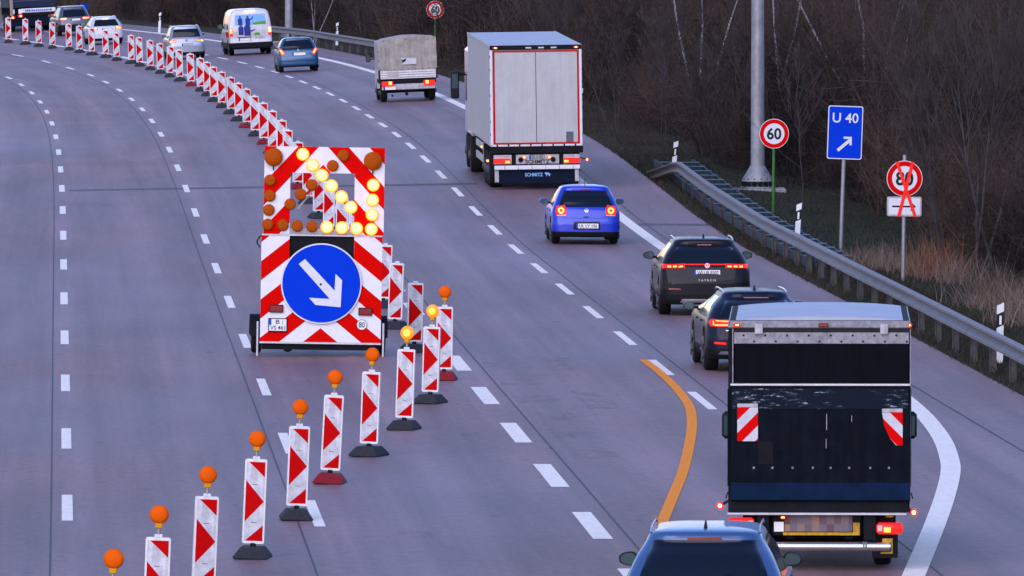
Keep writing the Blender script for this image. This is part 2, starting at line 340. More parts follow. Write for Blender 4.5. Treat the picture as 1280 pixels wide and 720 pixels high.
segs += dashes(6.97, .26, 142.2, 11.9, 5.9, 60, 680) + dashes(10.47, .15, 176.2, 11.95, 5.9, 134, 680)
strip_mb('lane_dashes', segs, MW, .004)
strip_mb('edge_line', [(lambda d: 13.97, .30, 181, 700)], MW, .004)
strip_mb('road_joints', [(lambda d: -.22, .022, 60, 640), (lambda d: 3.08, .022, 60, 640), (lambda d: 7.32, .026, 60, 640), (lambda d: 10.78, .022, 60, 640), (lambda d: 14.35, .026, 60, 640)], MJ, .006)
M['dampdark'] = paint_material('damp_joint', (.13, .115, .13), .2)
strip_mb('cross_joint', [(lambda d: 5.7, 11.0, 288.3, 289.6), (lambda d: 14.9, 2.0, 263.0, 264.2)], M['dampdark'], .002)
def pixel_line(name, pts, w, m, h, sub=4):
    q = [G(*p) for p in pts]; q = [(v.y, v.x - float(XA(v.y))) for v in q]; t = np.arange(len(q)); tt = np.linspace(0, len(q) - 1, (len(q) - 1) * sub + 1)
    # Catmull-Rom through the points in (d, l)
    a = np.array(q); pad = np.vstack([2*a[0]-a[1], a, 2*a[-1]-a[-2]]); out = []
    for s_ in tt:
        k = min(int(s_), len(q) - 2); u = s_ - k; p0, p1, p2, p3 = pad[k:k+4]
        out.append(.5 * ((2*p1) + (-p0+p2)*u + (2*p0-5*p1+4*p2-p3)*u*u + (-p0+3*p1-3*p2+p3)*u**3))
    V, F, UV = [], [], []
    for i, (d, l) in enumerate(out):
        a_, b_ = out[max(0, i-1)], out[min(len(out)-1, i+1)]
        tx = (b_[1] + float(XA(b_[0]))) - (a_[1] + float(XA(a_[0]))); ty = b_[0] - a_[0]; ln = math.hypot(tx, ty); nx, ny = -ty / ln, tx / ln
        for sg in (-1, 1):
            dd = d + sg * ny * w / 2; x = l + float(XA(d)) + sg * nx * w / 2; ll = x - float(XA(dd))
            V.append((x, dd, float(zl(ll, dd)) + h)); UV.append((ll * .01, dd * .01))
    for i in range(len(out) - 1): F.append((2*i, 2*i + 1, 2*i + 3, 2*i + 2))
    me = bpy.data.meshes.new(name); me.from_pydata(V, [], F); me.materials.append(m); u = me.uv_layers.new(name='road')
    for lp in me.loops: u.data[lp.index].uv = UV[lp.vertex_index]
    o = bpy.data.objects.new(name, me); C.objects.link(o); o['kind'] = 'structure'; return o
pixel_line('exit_line', [(1060, 448), (1100, 474), (1136, 502), (1159, 524), (1178, 550), (1187, 575), (1188, 592), (1182, 618), (1171, 650), (1159, 680), (1148, 706), (1138, 730), (1120, 775)], .29, MW, .009)
pixel_line('orange_line', [(804, 450), (823.6, 465), (843, 483), (858, 502), (863.5, 514), (864.8, 534), (861, 560), (853, 592), (842, 619), (832, 643), (822, 668), (812, 695), (800, 730)], .16, MO, .009)

mp_ = bpy.data.materials.new('worn_patch'); mp_.use_nodes = True; n_ = mp_.node_tree; b_ = n_.nodes['Principled BSDF']; b_.inputs['Base Color'].default_value = (.10, .085, .085, 1); b_.inputs['Roughness'].default_value = .8
v_ = N(n_, 'ShaderNodeMapping'); v_.inputs['Scale'].default_value = (100, 100, 1); n_.links.new(N(n_, 'ShaderNodeUVMap', uv_map='road').outputs[0], v_.inputs[0])
n_.links.new(ramp(n_, noise(n_, v_.outputs[0], 1, 4, .7, (3.0, .9, 1)), .45, (0, 0, 0, 1), .80, (.30, .30, .30, 1)), b_.inputs['Alpha'])
pp = []
for px, py, w_, l_ in ((633, 457, .9, 2.4), (651, 478, .8, 2.0), (670, 499, .8, 3.0), (696, 521, .7, 2.6), (717, 544, .8, 2.0), (742, 568, .8, 2.6), (520, 668, .5, 1.5), (702, 455, .6, 5), (745, 500, .6, 6), (585, 545, .25, 1.2)):
    g_ = G(px, py); l0 = g_.x - float(XA(g_.y)); pp.append((lambda d, l=l0: l, w_ * .9, g_.y - l_ / 2, g_.y + l_ / 2))
strip_mb('worn_road_patches', pp, mp_, .003)

# ------------------------------------------------------------------ woodland and verge growth
def strips_object(name, P0, D0, L, W0, nseg, mat_, bend=.25):
    """many tapering twigs or blades: base points, directions, lengths and widths; each is an open three-sided prism ending in a tip"""
    n = len(P0); D0 = D0 / np.linalg.norm(D0, axis=1, keepdims=True)
    rnd = rng.normal(size=(n, 3)) * bend; rows = []
    a = np.cross(D0, rng.normal(size=(n, 3))); a /= np.linalg.norm(a, axis=1, keepdims=True)
    pts = P0.copy(); dirs = D0.copy()
    for k in range(nseg + 1):
        w = (W0 * (1 - k / nseg * .8) / 2)[:, None]
        rows.append(pts - a * w); rows.append(pts + a * w)
        dirs = dirs + rnd / nseg; dirs /= np.linalg.norm(dirs, axis=1, keepdims=True)
        pts = pts + dirs * (L / nseg)[:, None]
    V = np.stack(rows, 1).reshape(-1, 3); per = 2 * (nseg + 1)
    base = (np.arange(n) * per)[:, None]
    F = np.concatenate([base + np.array([[2*k, 2*k+1, 2*k+3, 2*k+2]]) for k in range(nseg)], 0)
    me = bpy.data.meshes.new(name); me.vertices.add(len(V)); me.vertices.foreach_set('co', V.astype(np.float32).ravel())
    me.loops.add(F.size); me.loops.foreach_set('vertex_index', F.astype(np.int32).ravel())
    me.polygons.add(len(F)); me.polygons.foreach_set('loop_start', (np.arange(len(F)) * 4).astype(np.int32))
    me.update(calc_edges=True); me.materials.append(mat_)
    o = bpy.data.objects.new(name, me); C.objects.link(o); return o
def twig_material(name, c0, c1, c2, scale=.22):
    m = bpy.data.materials.new(name); m.use_nodes = True; n = m.node_tree; b = n.nodes['Principled BSDF']
    v = N(n, 'ShaderNodeTexCoord').outputs['Object']; a = noise(n, v, scale, 3, .6, (1, .25, 1.3)); c = noise(n, v, 3.0, 3, .7)
    col = ramp(n, a, .40, (*c0, 1), .60, (*c1, 1)); col = mix(n, col, (*c2, 1), ramp(n, c, .55, (0, 0, 0, 1), .75, (1, 1, 1, 1)))
    n.links.new(col, b.inputs['Base Color']); b.inputs['Roughness'].default_value = .9; b.inputs['Specular IOR Level'].default_value = .1; return m
MT = twig_material('bare_twigs', (.012, .010, .010), (.074, .050, .040), (.070, .056, .052))
def thicket():
    B, Dr, Ln, Wd = [], [], [], []
    def edge(d): return np.interp(d, [150, 225, 280, 300, 460, 700], [22.0, 21.3, 20.6, 18.2, 17.8, 18.5])
    ns = 2600; d = 165 + (700 - 165) * rng.random(ns) ** 1.15; l = edge(d) + .5 + 13 * rng.random(ns) ** 1.5
    x = XA(d) + l; z = zl(l, d)
    hgt = 2.2 + np.clip((l - edge(d)) * .9, 0, 6.5) + rng.normal(size=ns) * .8 + 1.6 * np.sin(d * .11) * np.sin(d * .037 + 1)
    hgt = np.clip(hgt, 1.2, 10.5)
    for i in range(ns):
        far = d[i] > 420; k = 7 if far else 10; H_ = hgt[i]
        b = np.stack([x[i] + rng.normal(size=k) * .35, d[i] + rng.normal(size=k) * .35, np.full(k, z[i] - .1)], 1)
        dr = np.stack([rng.normal(size=k) * .40, rng.normal(size=k) * .40, np.ones(k)], 1)
        ln = H_ * (.5 + .55 * rng.random(k)); B.append(b); Dr.append(dr); Ln.append(ln); Wd.append(.02 + .035 * rng.random(k) ** 2)
        t = 75 if far else 190; s_ = rng.integers(0, k, t); u = rng.random(t) ** .8
        dn = dr[s_] / np.linalg.norm(dr[s_], axis=1, keepdims=True); p = b[s_] + dn * (ln[s_] * u)[:, None]
        td = dn * .45 + rng.normal(size=(t, 3)) * .62; td[:, 2] += .15
        B.append(p); Dr.append(td); Ln.append(.35 + 1.1 * rng.random(t)); Wd.append(np.where(far, .022, .013) * (.7 + .8 * rng.random(t)))
    o = strips_object('woodland_thicket', np.concatenate(B), np.concatenate(Dr), np.concatenate(Ln), np.concatenate(Wd), 3, MT)
    o['kind'] = 'stuff'; o['label'] = 'dense dark leafless undergrowth filling the roadside beyond the crash barrier'; o['category'] = 'thicket'
thicket()
def blades(name, n, lr, dr, hmin, hmax, w, m, label, cat, clump=0.0, lean=.35):
    d = dr[0] + (dr[1] - dr[0]) * rng.random(n); l = lr[0] + (lr[1] - lr[0]) * rng.random(n)
    if clump:
        keep = (np.sin(d * 1.3 + l * 2.1) + np.sin(d * .47 - l * 1.1) + rng.normal(size=n) * .5) > clump; d, l = d[keep], l[keep]; n = len(d)
    B = np.stack([XA(d) + l, d, zl(l, d) - .03], 1); D = np.stack([rng.normal(size=n) * lean, rng.normal(size=n) * lean, np.ones(n)], 1)
    o = strips_object(name, B, D, hmin + (hmax - hmin) * rng.random(n) ** 2, w * (.6 + .8 * rng.random(n)), 2, m, bend=.5)
    o['kind'] = 'stuff'; o['label'] = label; o['category'] = cat
MGR = twig_material('grass_green', (.016, .025, .011), (.032, .034, .019), (.05, .044, .03), 1.2)
MGB = twig_material('grass_brown', (.034, .026, .022), (.052, .042, .030), (.075, .062, .05), 1.2)
MRD = twig_material('dry_reed', (.13, .085, .065), (.19, .14, .11), (.28, .23, .20), .5)
blades('verge_grass', 30000, (16.0, 22.5), (160, 300), .05, .26, .016, MGR, 'short green winter grass under and behind the crash barrier', 'grass', .0)
blades('brown_verge_grass', 52000, (15.85, 18.0), (165, 470), .04, .20, .02, MGB, 'brown matted grass along the edge of the hard shoulder', 'grass')
blades('dry_brush', 8000, (18.9, 23), (180, 222), .25, .8, .013, MRD, 'pale straw-coloured dry grass standing before the thicket at right', 'dry grass', .75, .22)
def reed_clump(px, py, n, sx, h, m, label):
    p = G(px, py); B = np.stack([p.x + rng.normal(size=n) * sx, p.y + rng.normal(size=n) * 1.0, np.full(n, p.z - .05)], 1)
    D = np.stack([rng.normal(size=n) * .32, rng.normal(size=n) * .25, np.ones(n)], 1)
    o = strips_object('reed_clump', B, D, h * (.35 + .65 * rng.random(n)), .012 + .01 * rng.random(n), 3, m, bend=.45)
    o['kind'] = 'stuff'; o['label'] = label; o['category'] = 'reed clump'
MOR = twig_material('rust_reed', (.20, .085, .05), (.25, .13, .08), (.30, .20, .15), .8)
reed_clump(1166, 346, 420, .32, 1.1, MOR, 'rust-orange reed clump just right of the crossed-out speed sign')
reed_clump(1184, 352, 260, .30, .8, MRD, 'low straw reed clump at the foot of the rust-orange one')
reed_clump(1240, 385, 380, .35, 1.2, MRD, 'tall pale reed clump behind the nearest white marker post')
reed_clump(1274, 405, 300, .3, 1.1, MRD, 'pale reed clump at the right edge behind the rail')
reed_clump(1095, 335, 500, .45, .7, MRD, 'low dry tuft between the blue sign and the crossed-out speed sign')
MBK = {'pale': twig_material('bark_pale', (.20, .185, .195), (.30, .275, .28), (.10, .09, .10), 1.5), 'grey': twig_material('bark_grey', (.042, .036, .038), (.065, .056, .056), (.028, .024, .026), 1.5)}
def bare_tree(px, py, H_, r, kind, label, stems=1, spread=.12, push=0.0):
    p = G(px, py); d = p.y + push; p = Vector((p.x * d / p.y, d, zf(p.x * d / p.y, d)))
    t = thing('bare_tree', label, 'tree', 'bare pale trees in the thicket'); t.location = p
    tr = MB(); br = MB(); rr = random.Random(int(px * 7 + py))
    def limb(mb, a, dr, ln, r0, r1, lev):
        k = 4; pts = [Vector(a)]; dd = Vector(dr).normalized()
        for i in range(k):
            dd = (dd + Vector((rr.gauss(0, .09), rr.gauss(0, .09), .05))).normalized(); pts.append(pts[-1] + dd * ln / k)
        for i in range(k):
            mb.cyl(pts[i], pts[i+1], r0 + (r1 - r0) * i / k, r0 + (r1 - r0) * (i+1) / k, 5 if lev else 8, caps=False)
        if lev < 3:
            for j in range((12, 6, 5)[lev]):
                u = rr.uniform(.3, 1) * k; i = min(int(u), k - 1); q = pts[i].lerp(pts[i+1], u - i)
                nd = (dd + Vector((rr.gauss(0, .5), rr.gauss(0, .5), rr.uniform(.1, .6)))).normalized()
                limb(br, q, nd, ln * rr.uniform(.28, .45), max(.006, r0 * .38), .004, lev + 1)
    for s_ in range(stems):
        limb(tr, (rr.gauss(0, .12) * (stems > 1), 0, -.15), (rr.gauss(0, spread), rr.gauss(0, spread), 1), H_ * rr.uniform(.85, 1), r, r * .3, 0)
    tr.build('trunk', MBK[kind], t, 60); br.build('branches', MBK['grey'], t, 60)
for a in [(762, 158, 3.0, .022, 'grey', 'thin pale forked sapling nearest to the right of the semi-trailer', 3, .12, 0),
          (826, 185, 3.6, .026, 'grey', 'slim grey sapling left of the tall lamp mast', 2, .10, 0),
          (874, 195, 7.5, .045, 'pale', 'tall white-barked birch just left of the tall lamp mast, crown out of view', 3, .10, 22),
          (979, 215, 8.0, .045, 'pale', 'tall white-barked birch just right of the tall lamp mast', 2, .05, 20),
          (1084, 235, 8.5, .05, 'pale', 'pale spreading tree above the blue detour sign', 5, .16, 24),
          (1004, 262, 3.4, .02, 'grey', 'small leafless sapling between the round 60 sign and the blue sign', 1, .05, 2),
          (900, 205, 3.0, .018, 'grey', 'low twiggy shrub with pale tips at the foot of the lamp mast', 7, .3, 1),
          (1180, 330, 5.0, .03, 'grey', 'dim grey tree rising behind the rust-orange reeds', 3, .15, 6),
          (1230, 350, 6.0, .04, 'grey', 'dark branching tree at the far right of the thicket', 4, .2, 8),
          (392, 60, 3.5, .03, 'pale', 'pale sapling behind the far crash barrier, just right of the far mast', 3, .15, 12),
          (455, 66, 3.4, .03, 'grey', 'grey sapling above the canvas-topped pickup', 3, .18, 8),
          (690, 140, 5.0, .03, 'grey', 'grey tree showing above the roof of the semi-trailer', 4, .18, 20)]: bare_tree(*a)

# ------------------------------------------------------------------ crash barriers
def barrier(ds_pts, post_ds, label, name='crash_barrier'):   # ds_pts: list of (d, l, height of top)
    t = thing(name, label, 'crash barrier', 'crash barriers'); o0 = P(ds_pts[0][1], ds_pts[0][0]); t.location = o0
    a = np.array(ds_pts, float); dd = np.arange(a[0, 0], a[-1, 0] + .01, 1.0 if len(ds_pts) > 4 else 2.0)
    prof = [(.00, .0), (-.02, -.012), (-.085, -.03), (-.085, -.075), (-.02, -.115), (.0, -.135), (.0, -.175), (-.02, -.195), (-.085, -.235), (-.085, -.28), (-.02, -.298), (.0, -.31)]
    ring = prof + [(x + .012, z) for x, z in prof[::-1]]; b = MB(); n = len(ring); V = []; F = []
    for d in dd:
        l = np.interp(d, a[:, 0], a[:, 1]); h = np.interp(d, a[:, 0], a[:, 2])
        for x, z in ring: V.append(P(l, d, h) + Vector((x, 0, z)) - o0)
    for i in range(len(dd) - 1):
        for j in range(n): F.append((i*n + j, i*n + (j+1) % n, (i+1)*n + (j+1) % n, (i+1)*n + j))
    F += [tuple(range(n)), tuple(range((len(dd)-1)*n, len(dd)*n))]
    b.add(V, F); b.build('rail', M['steel'], t, 25)
    first = None
    for d in post_ds:
        l = np.interp(d, a[:, 0], a[:, 1]); h = float(np.interp(d, a[:, 0], a[:, 2]))
        if first is None:
            pb = MB(); pb.box(.02, .14, -.03, .03, -.35, -.06).box(.02, .035, -.05, .05, -.8, -.06).box(.125, .14, -.05, .05, -.8, -.06).box(.035, .125, -.004, .004, -.8, -.06)
            q = pb.build('post', M['poststeel'], t); first = q
        else: q = first.copy(); C.objects.link(q); q.parent = t
        q.location = P(l, d, h) - o0
    return t
near_pts = [(150, 16.0, .75), (184, 16.09, .75), (220, 16.18, .75), (236, 16.26, .75), (262, 16.36, .75), (283.5, 16.34, .75), (286, 16.28, .62), (289, 16.15, .38), (292.5, 16.0, .12)]
barrier(near_pts, np.arange(158.7, 286, 4.0), 'long crash barrier in the foreground at right, its far end bent down')
gE = G(556, 90); gS = G(545, 75, .3)
barrier([(426, 16.15, .04), (434, 16.12, .35), (442, 16.1, .68), (448, 16.05, .75), (462, 16.0, .75), (478, 15.9, .75), (494, 15.9, .75), (513, 15.6, .75)],
        np.arange(446, 512, 4.0), 'far crash barrier beside the small blue car, starting behind the canvas-topped pickup')
# slatted run behind the near barrier
t = thing('slatted_drain', 'dark blue-green row of raised cross slats lying behind the near crash barrier', 'slatted channel'); o0 = P(17.2, 232); t.location = o0
fs = None
for d in np.arange(238, 297, 2.7):
    if fs is None:
        b = MB(); b.cbox(-.55, .55, -.05, .05, 0, .22, .012, 0); b.box(-.55, .55, -.056, .056, .222, .238, 1); q = b.build('slat', [M['slat'], M['slatlit']], t); fs = q  # top strip coloured lighter blue to paint the lit upper edge of each slat
    else: q = fs.copy(); C.objects.link(q); q.parent = t
    q.location = P(16.98, d, .02) - o0
b = MB()
for l in (16.45, 17.5):
    for d in range(237, 297, 2):
        p, q = P(l, d, .02) - o0, P(l, d + 2, .02) - o0
        b.add([p + Vector((-.03, 0, 0)), p + Vector((.03, 0, 0)), p + Vector((.03, 0, .21)), p + Vector((-.03, 0, .21)), q + Vector((-.03, 0, 0)), q + Vector((.03, 0, 0)), q + Vector((.03, 0, .21)), q + Vector((-.03, 0, .21))],
              [(0, 1, 2, 3), (4, 5, 6, 7), (0, 1, 5, 4), (1, 2, 6, 5), (2, 3, 7, 6), (3, 0, 4, 7)])
b.build('runner', M['slat'], t)

# ------------------------------------------------------------------ masts, marker posts, signs
def lamp_mast(px, py, label, k=1.0, dx=0):
    t = thing('lamp_mast', label, 'lamp post', 'tall galvanised lighting masts'); p = G(px, py); t.location = p
    MB().cbox(-.75, .75, -.75, .75, -1.0, .02, .03).build('footing', M['concrete'], t)
    b = MB()
    b.lathe([(.46, .02), (.46, .06)], n=24, axis='z'); b.lathe([(.42, .20), (.42, .24), (.19, .62)], n=24, axis='z')
    b.build('base_flange', M['mast'], t, 35)
    b = MB()
    for i in range(14):
        a = 2 * math.pi * i / 14; b.cyl((.38 * math.cos(a), .38 * math.sin(a), .0), (.38 * math.cos(a), .38 * math.sin(a), .28), .035, n=8)
    b.build('anchor_bolts', M['chassis'], t)
    b = MB(); b.lathe([(.185, .60), (.165, 5), (.145, 10), (.12, 16)], n=24, axis='z'); b.build('shaft', M['mast'], t, 35)
    b = MB(); b.cyl((-1.6, 0, 16), (1.6, 0, 16), .05); b.build('crossarm', M['mast'], t)
    for s_ in (-1.4, 1.4):
        b = MB(); b.cbox(s_ - .3, s_ + .3, -.2, .2, 15.78, 15.93, .03); b.build('lamp_head', M['lightgrey'], t)
    return t
lamp_mast(947, 236, 'tall lighting mast with bolted conical foot between the crash barrier and the thicket')
lamp_mast(361, 52, 'far lighting mast rising behind the far crash barrier')
def delineator(px, py, label, lean=0.0, blk=True):
    t = thing('marker_post', label, 'marker post', 'white roadside marker posts'); p = G(px, py); place(t, p, random.uniform(-.2, .2), 0, lean)
    b = MB(); b.prism([(-.06, -.05), (.06, -.05), (.06, 1.05), (-.06, .99)], -.05, .04); b.build('post', M['delin'], t)
    b = MB(); b.prism([(-.064, .60), (.064, .66), (.064, .90), (-.064, .84)], -.054, .044); b.build('band', M['ink'], t)
    b = MB(); b.box(-.02, .02, -.062, -.054, .66, .82); b.build('reflector', M['plate'], t)
for a in [(841, 224, 'white marker post beside the turned-down end of the near crash barrier', .09), (996, 309, 'white marker post left of the blue detour sign', .06),
          (1249, 452, 'nearest white marker post, standing behind the barrier at the right edge', .02), (724.5, 151.5, 'white marker post just right of the semi-trailer', .05),
          (199, 41, 'far white marker post left of the silver car', .05), (421, 56, 'white marker post behind the far barrier, right of the far mast', .03),
          (530, 76, 'white marker post whose tip shows above the canvas-topped pickup', .05)]: delineator(*a)
def round_sign(t, z, r, txt, y=0):
    MB().lathe([(r, y - .012), (r, y + .012)], c=(0, 0, z), n=40).build('sign_face', M['white'], t, 30)
    def ring(r0, r1, yy, m, nm):
        b = MB(); n = 48; o_ = [(a * math.cos(2*math.pi*i/n), yy, z + a * math.sin(2*math.pi*i/n)) for a in (r0, r1) for i in range(n)]
        b.add(o_, [(i, (i+1) % n, n + (i+1) % n, n + i) for i in range(n)]); return b.build(nm, m, t)
    ring(r * .70, r * .965, y - .016, M['redflat'], 'red_border')
    text('digits', txt, 0, z, r * .80, y - .017, M['ink'], t, width=r * .98, bold=.025)
def sign60(px, py, cy, label, r=.375, lean=0.0, pm='greenpost'):
    t = thing('speed_sign', label, 'traffic sign', 'round speed limit signs'); p = G(px, py); place(t, p, .05, 0, lean)
    z = (py - cy) / (FPX / p.y); MB().cyl((0, .05, -.3), (0, .05, z + .1), .035).build('post', M[pm], t)
    round_sign(t, z, r, '60'); return t
sign60(966.5, 266, 167, 'round red-bordered 60 sign on green post next to the near lighting mast', .375, .01)
sign60(544, 75, 12, 'far round 60 sign on green post above the canvas-topped pickup', .375)
t = thing('detour_sign', 'blue rectangular U 40 sign with white arrow pointing up right', 'traffic sign'); p = G(1051, 312); place(t, p, .04, 0, .035); s_ = FPX / p.y
MB().cyl((0, .06, -.3), (0, .06, 3.1), .045).build('post', M['greypost'], t)
zc = (312 - 165.5) / s_; hw, hh = .405, .62
MB().prism(rrect(-hw, hw, zc - hh, zc + hh, .05), -.012, .012).build('board', M['white'], t)
MB().prism(rrect(-hw + .022, hw - .022, zc - hh + .022, zc + hh - .022, .04), -.016, -.012).build('blue_face', M['blue'], t)
text('lettering', 'U 40', -.0, zc + .34, .23, -.018, M['white'], t, width=.60, bold=.012)
b = MB(); a0 = (-.16, zc - .42); a1 = (.12, zc - .17); w = .025
b.prism([(a0[0] + w, a0[1] - w), (a1[0] + w, a1[1] - w), (a1[0] - w, a1[1] + w), (a0[0] - w, a0[1] + w)], -.021, -.017)
b.prism([(-.03, zc - .095), (-.03, zc - .145), (.112, zc - .145), (.112, zc - .29), (.162, zc - .29), (.162, zc - .095)], -.024, -.0215); b.build('arrow', M['white'], t)
t = thing('crossed_out_speed_sign', 'round 80 sign crossed out with red tape above a white arrow plate', 'traffic sign'); p = G(1129, 350); place(t, p, .03, 0, .012); s_ = FPX / p.y
z = (350 - 223) / s_; MB().cyl((0, .06, -.3), (0, .06, z + .5), .04).build('post', M['greypost'], t)
round_sign(t, z, .385, '80'); z2 = (350 - 258) / s_
MB().prism(rrect(-.37, .37, z2 - .21, z2 + .21, .04), -.012, .012).build('arrow_plate', M['lightgrey'], t)
MB().prism(rrect(-.335, .335, z2 - .175, z2 + .175, .01), -.016, -.0125).build('plate_face', M['white'], t)
b = MB(); b.prism([(-.26, z2 - .018), (.14, z2 - .018), (.14, z2 + .018), (-.26, z2 + .018)], -.020, -.017); b.prism([(.14, z2 - .10), (.25, z2), (.14, z2 + .10)], -.020, -.017); b.build('arrow', M['ink'], t)
for k, (xa, xb, y_) in enumerate(((-.17, .24, -.026), (.17, -.12, -.031))):
    za, zb = z + .36, z2 - .22; MB().prism([(xa - .035, za), (xa + .035, za), (xb + .035, zb), (xb - .035, zb)], y_ - .003, y_).build('tape_strip', M['tape'], t)
t = thing('small_blue_sign', 'tiny far blue rectangular sign above the dark car at upper left', 'traffic sign'); p = G(104, 34); place(t, p); zz = 25 / (FPX / p.y)
MB().cyl((0, .04, -.3), (0, .04, zz), .04).build('post', M['greypost'], t); MB().prism(rrect(-.27, .27, zz - .15, zz + .15, .03), -.01, .01).build('board', M['blue'], t)

# ------------------------------------------------------------------ guide beacons
def beacon(lamp=None, foot='baseblk'):
    t = bpy.data.objects.new('guide_beacon', None); C.objects.link(t)
    b = MB(); b.cbox(-.215, .215, -.36, .36, 0, .045, .015)
    lo = [(-.205, -.34), (.205, -.34), (.205, .34), (-.205, .34)]; hi = [(-.135, -.22), (.135, -.22), (.135, .22), (-.135, .22)]
    b.add([(x, y, .045) for x, y in lo] + [(x, y, .145) for x, y in hi], [(0, 1, 2, 3), (4, 5, 6, 7)] + [(i, (i+1) % 4, 4 + (i+1) % 4, 4 + i) for i in range(4)])
    b.build('foot', M[foot], t)
    MB().cbox(-.035, .035, -.03, .03, .14, .20, .006).build('socket', M['black'], t)
    z0, z1 = .185, 1.255; hw = .14
    b = MB(); b.prism(rrect(-hw, hw, z0, z1, .025), -.030, .030); b.cbox(-.045, .045, -.02, .02, z1 - .002, z1 + .035, .008); b.build('frame', M['frame'], t)
    b = MB(); x = .118; a0, a1 = z0 + .035, z1 - .035; H_ = a1 - a0
    b.prism([(-x, a0), (x, a0), (x, a1), (-x, a1)], -.033, -.0305, 0)
    def q(u, v): return (-x + 2 * x * u, a1 - H_ * v)
    for tri in ([q(.12, .0), q(1, .0), q(1, .19)], [q(0, .235), q(1, .5), q(0, .76)], [q(.06, 1), q(1, .80), q(1, 1)]): b.prism(tri, -.036, -.0335, 1)
    b.box(-.035, .035, -.0345, -.0335, a0 + H_ * .23, a0 + H_ * .236, 2); b.box(-.035, .035, -.0345, -.0335, a0 + H_ * .71, a0 + H_ * .716, 2)
    b.build('striped_panel', [M['retro'], M['red'], M['ink']], t)
    if lamp:
        l = MB(); l.cyl((0, 0, z1 + .03), (0, 0, z1 + .12), .018); l.build('lamp_pin', M['greypost'], t)
        lp = MB(); lp.cbox(-.04, .04, -.035, .035, z1 + .10, z1 + .17, .01).build('lamp_housing', M['yellowbox'], t)
        l = MB(); c = (0, 0, z1 + .255); l.lathe([(.02, -.06), (.07, -.055), (.10, -.035), (.108, 0), (.10, .035), (.07, .055), (.02, .06)], c=c, n=22)
        l.build('lamp_lens', M['amber'] if lamp == 'off' else M['amberlit'], t, 60)
        if lamp == 'on': MB().lathe([(.01, -.075), (.05, -.068), (.055, -.055)], c=c, n=16).build('glowing_core', M['ambercore'], t, 60)
    else: MB().cyl((0, 0, z1 + .03), (0, 0, z1 + .10), .012).build('pin', M['greypost'], t)
    return t
ordw = ['first', 'second', 'third', 'fourth', 'fifth', 'sixth', 'seventh', 'eighth', 'ninth', 'tenth', 'eleventh', 'twelfth', 'thirteenth', 'fourteenth', 'fifteenth', 'sixteenth', 'seventeenth', 'eighteenth',
        'nineteenth', 'twentieth', 'twenty-first', 'twenty-second', 'twenty-third', 'twenty-fourth', 'twenty-fifth', 'twenty-sixth', 'twenty-seventh', 'twenty-eighth', 'twenty-ninth', 'thirtieth']
protos = {}
def put_beacon(kind, px, py, lean, label):
    if kind not in protos: o = protos[kind] = beacon(*kind)
    else: o = copy_tree(protos[kind])
    meta(o, label, 'guide beacon', 'red and white striped guide beacons closing the lane')
    p = G(px, py); place(o, p, random.uniform(-.28, .28), random.uniform(-.01, .01), R(lean + random.uniform(-.6, .6)))
B_, R_ = 'baseblk', 'basered'
farb = [(10.5, 53.5, B_, -1), (32, 55.7, B_, -1), (48.5, 58.3, B_, -1), (65.6, 60.6, B_, -1), (86.6, 62.8, B_, -2), (99.4, 65.8, B_, -1), (115, 69, B_, -2), (132.5, 72, B_, -3),
        (146, 75.8, B_, -2), (164.4, 79.6, B_, -2), (174.8, 83, B_, -3), (188, 87.4, B_, -2), (200.5, 92, B_, -2), (212, 96.5, B_, 2), (225, 101.5, B_, -2), (239, 107.5, R_, -2),
        (251, 114, B_, -2), (259.5, 120, B_, -3), (267.5, 127, B_, -2), (277.5, 134.5, B_, -2), (289, 142.5, B_, -2), (299, 151, B_, -2), (309, 159.5, R_, -2), (319.5, 170, B_, -2),
        (330, 180, R_, -1), (341, 191.5, B_, 0), (352, 205, B_, 0), (360.5, 219, B_, -1)]
for i, (px, py, ft, ln) in enumerate(farb):
    put_beacon((None, ft), px, py, ln * .7, 'small striped guide beacon, %s from the far left end of the row' % ordw[i] + (', red foot' if ft == R_ else ''))
mid = [(372, 236, R_, 0), (385, 254, B_, 0), (398, 273, B_, 1), (411, 292, B_, 1), (427, 314, B_, 1), (443, 336, B_, 1), (461, 359, B_, 1)]
for i, (px, py, ft, ln) in enumerate(mid):
    put_beacon((None, ft), px, py, ln, 'lampless guide beacon half hidden behind the arrow trailer, %s from top left' % ordw[i])
put_beacon((None, B_), 479, 384.5, 2, 'lampless guide beacon partly hidden by the right edge of the arrow trailer')
put_beacon((None, B_), 493.5, 411, 2, 'lampless guide beacon next to the right edge of the arrow trailer, in full view')
put_beacon((None, B_), 517.5, 440, 1.5, 'nearest lampless guide beacon, directly above the left of the two glowing lamps')
put_beacon(('off', R_), 555, 475, .5, 'guide beacon on red foot with unlit lamp, rightmost of the row and half covered')
put_beacon(('on', B_), 537.5, 504, 2, 'guide beacon with glowing amber lamp, the right one of two lit')
put_beacon(('on', B_), 505, 537, 2.5, 'guide beacon with glowing amber lamp, the left one of two lit')
put_beacon(('off', B_), 461, 570, 2.6, 'guide beacon with unlit orange lamp just below the arrow trailer right wheel')
put_beacon(('off', R_), 412, 604, 2.6, 'guide beacon with unlit orange lamp standing on a dark red foot')
put_beacon(('off', B_), 370, 649.5, 2.6, 'guide beacon with unlit orange lamp covering a white lane dash')
put_beacon(('off', B_), 315.6, 697.5, 2.9, 'nearest guide beacon whose black foot is still in view')
put_beacon(('off', B_), 253, 752, 2.6, 'guide beacon cut by the bottom edge, rightmost of those with hidden feet')
put_beacon(('off', B_), 193, 812, 2.6, 'guide beacon at the bottom edge showing lamp and only the panel top')
put_beacon(('off', B_), 133, 879, 2.6, 'guide beacon at lower left showing only its orange lamp')

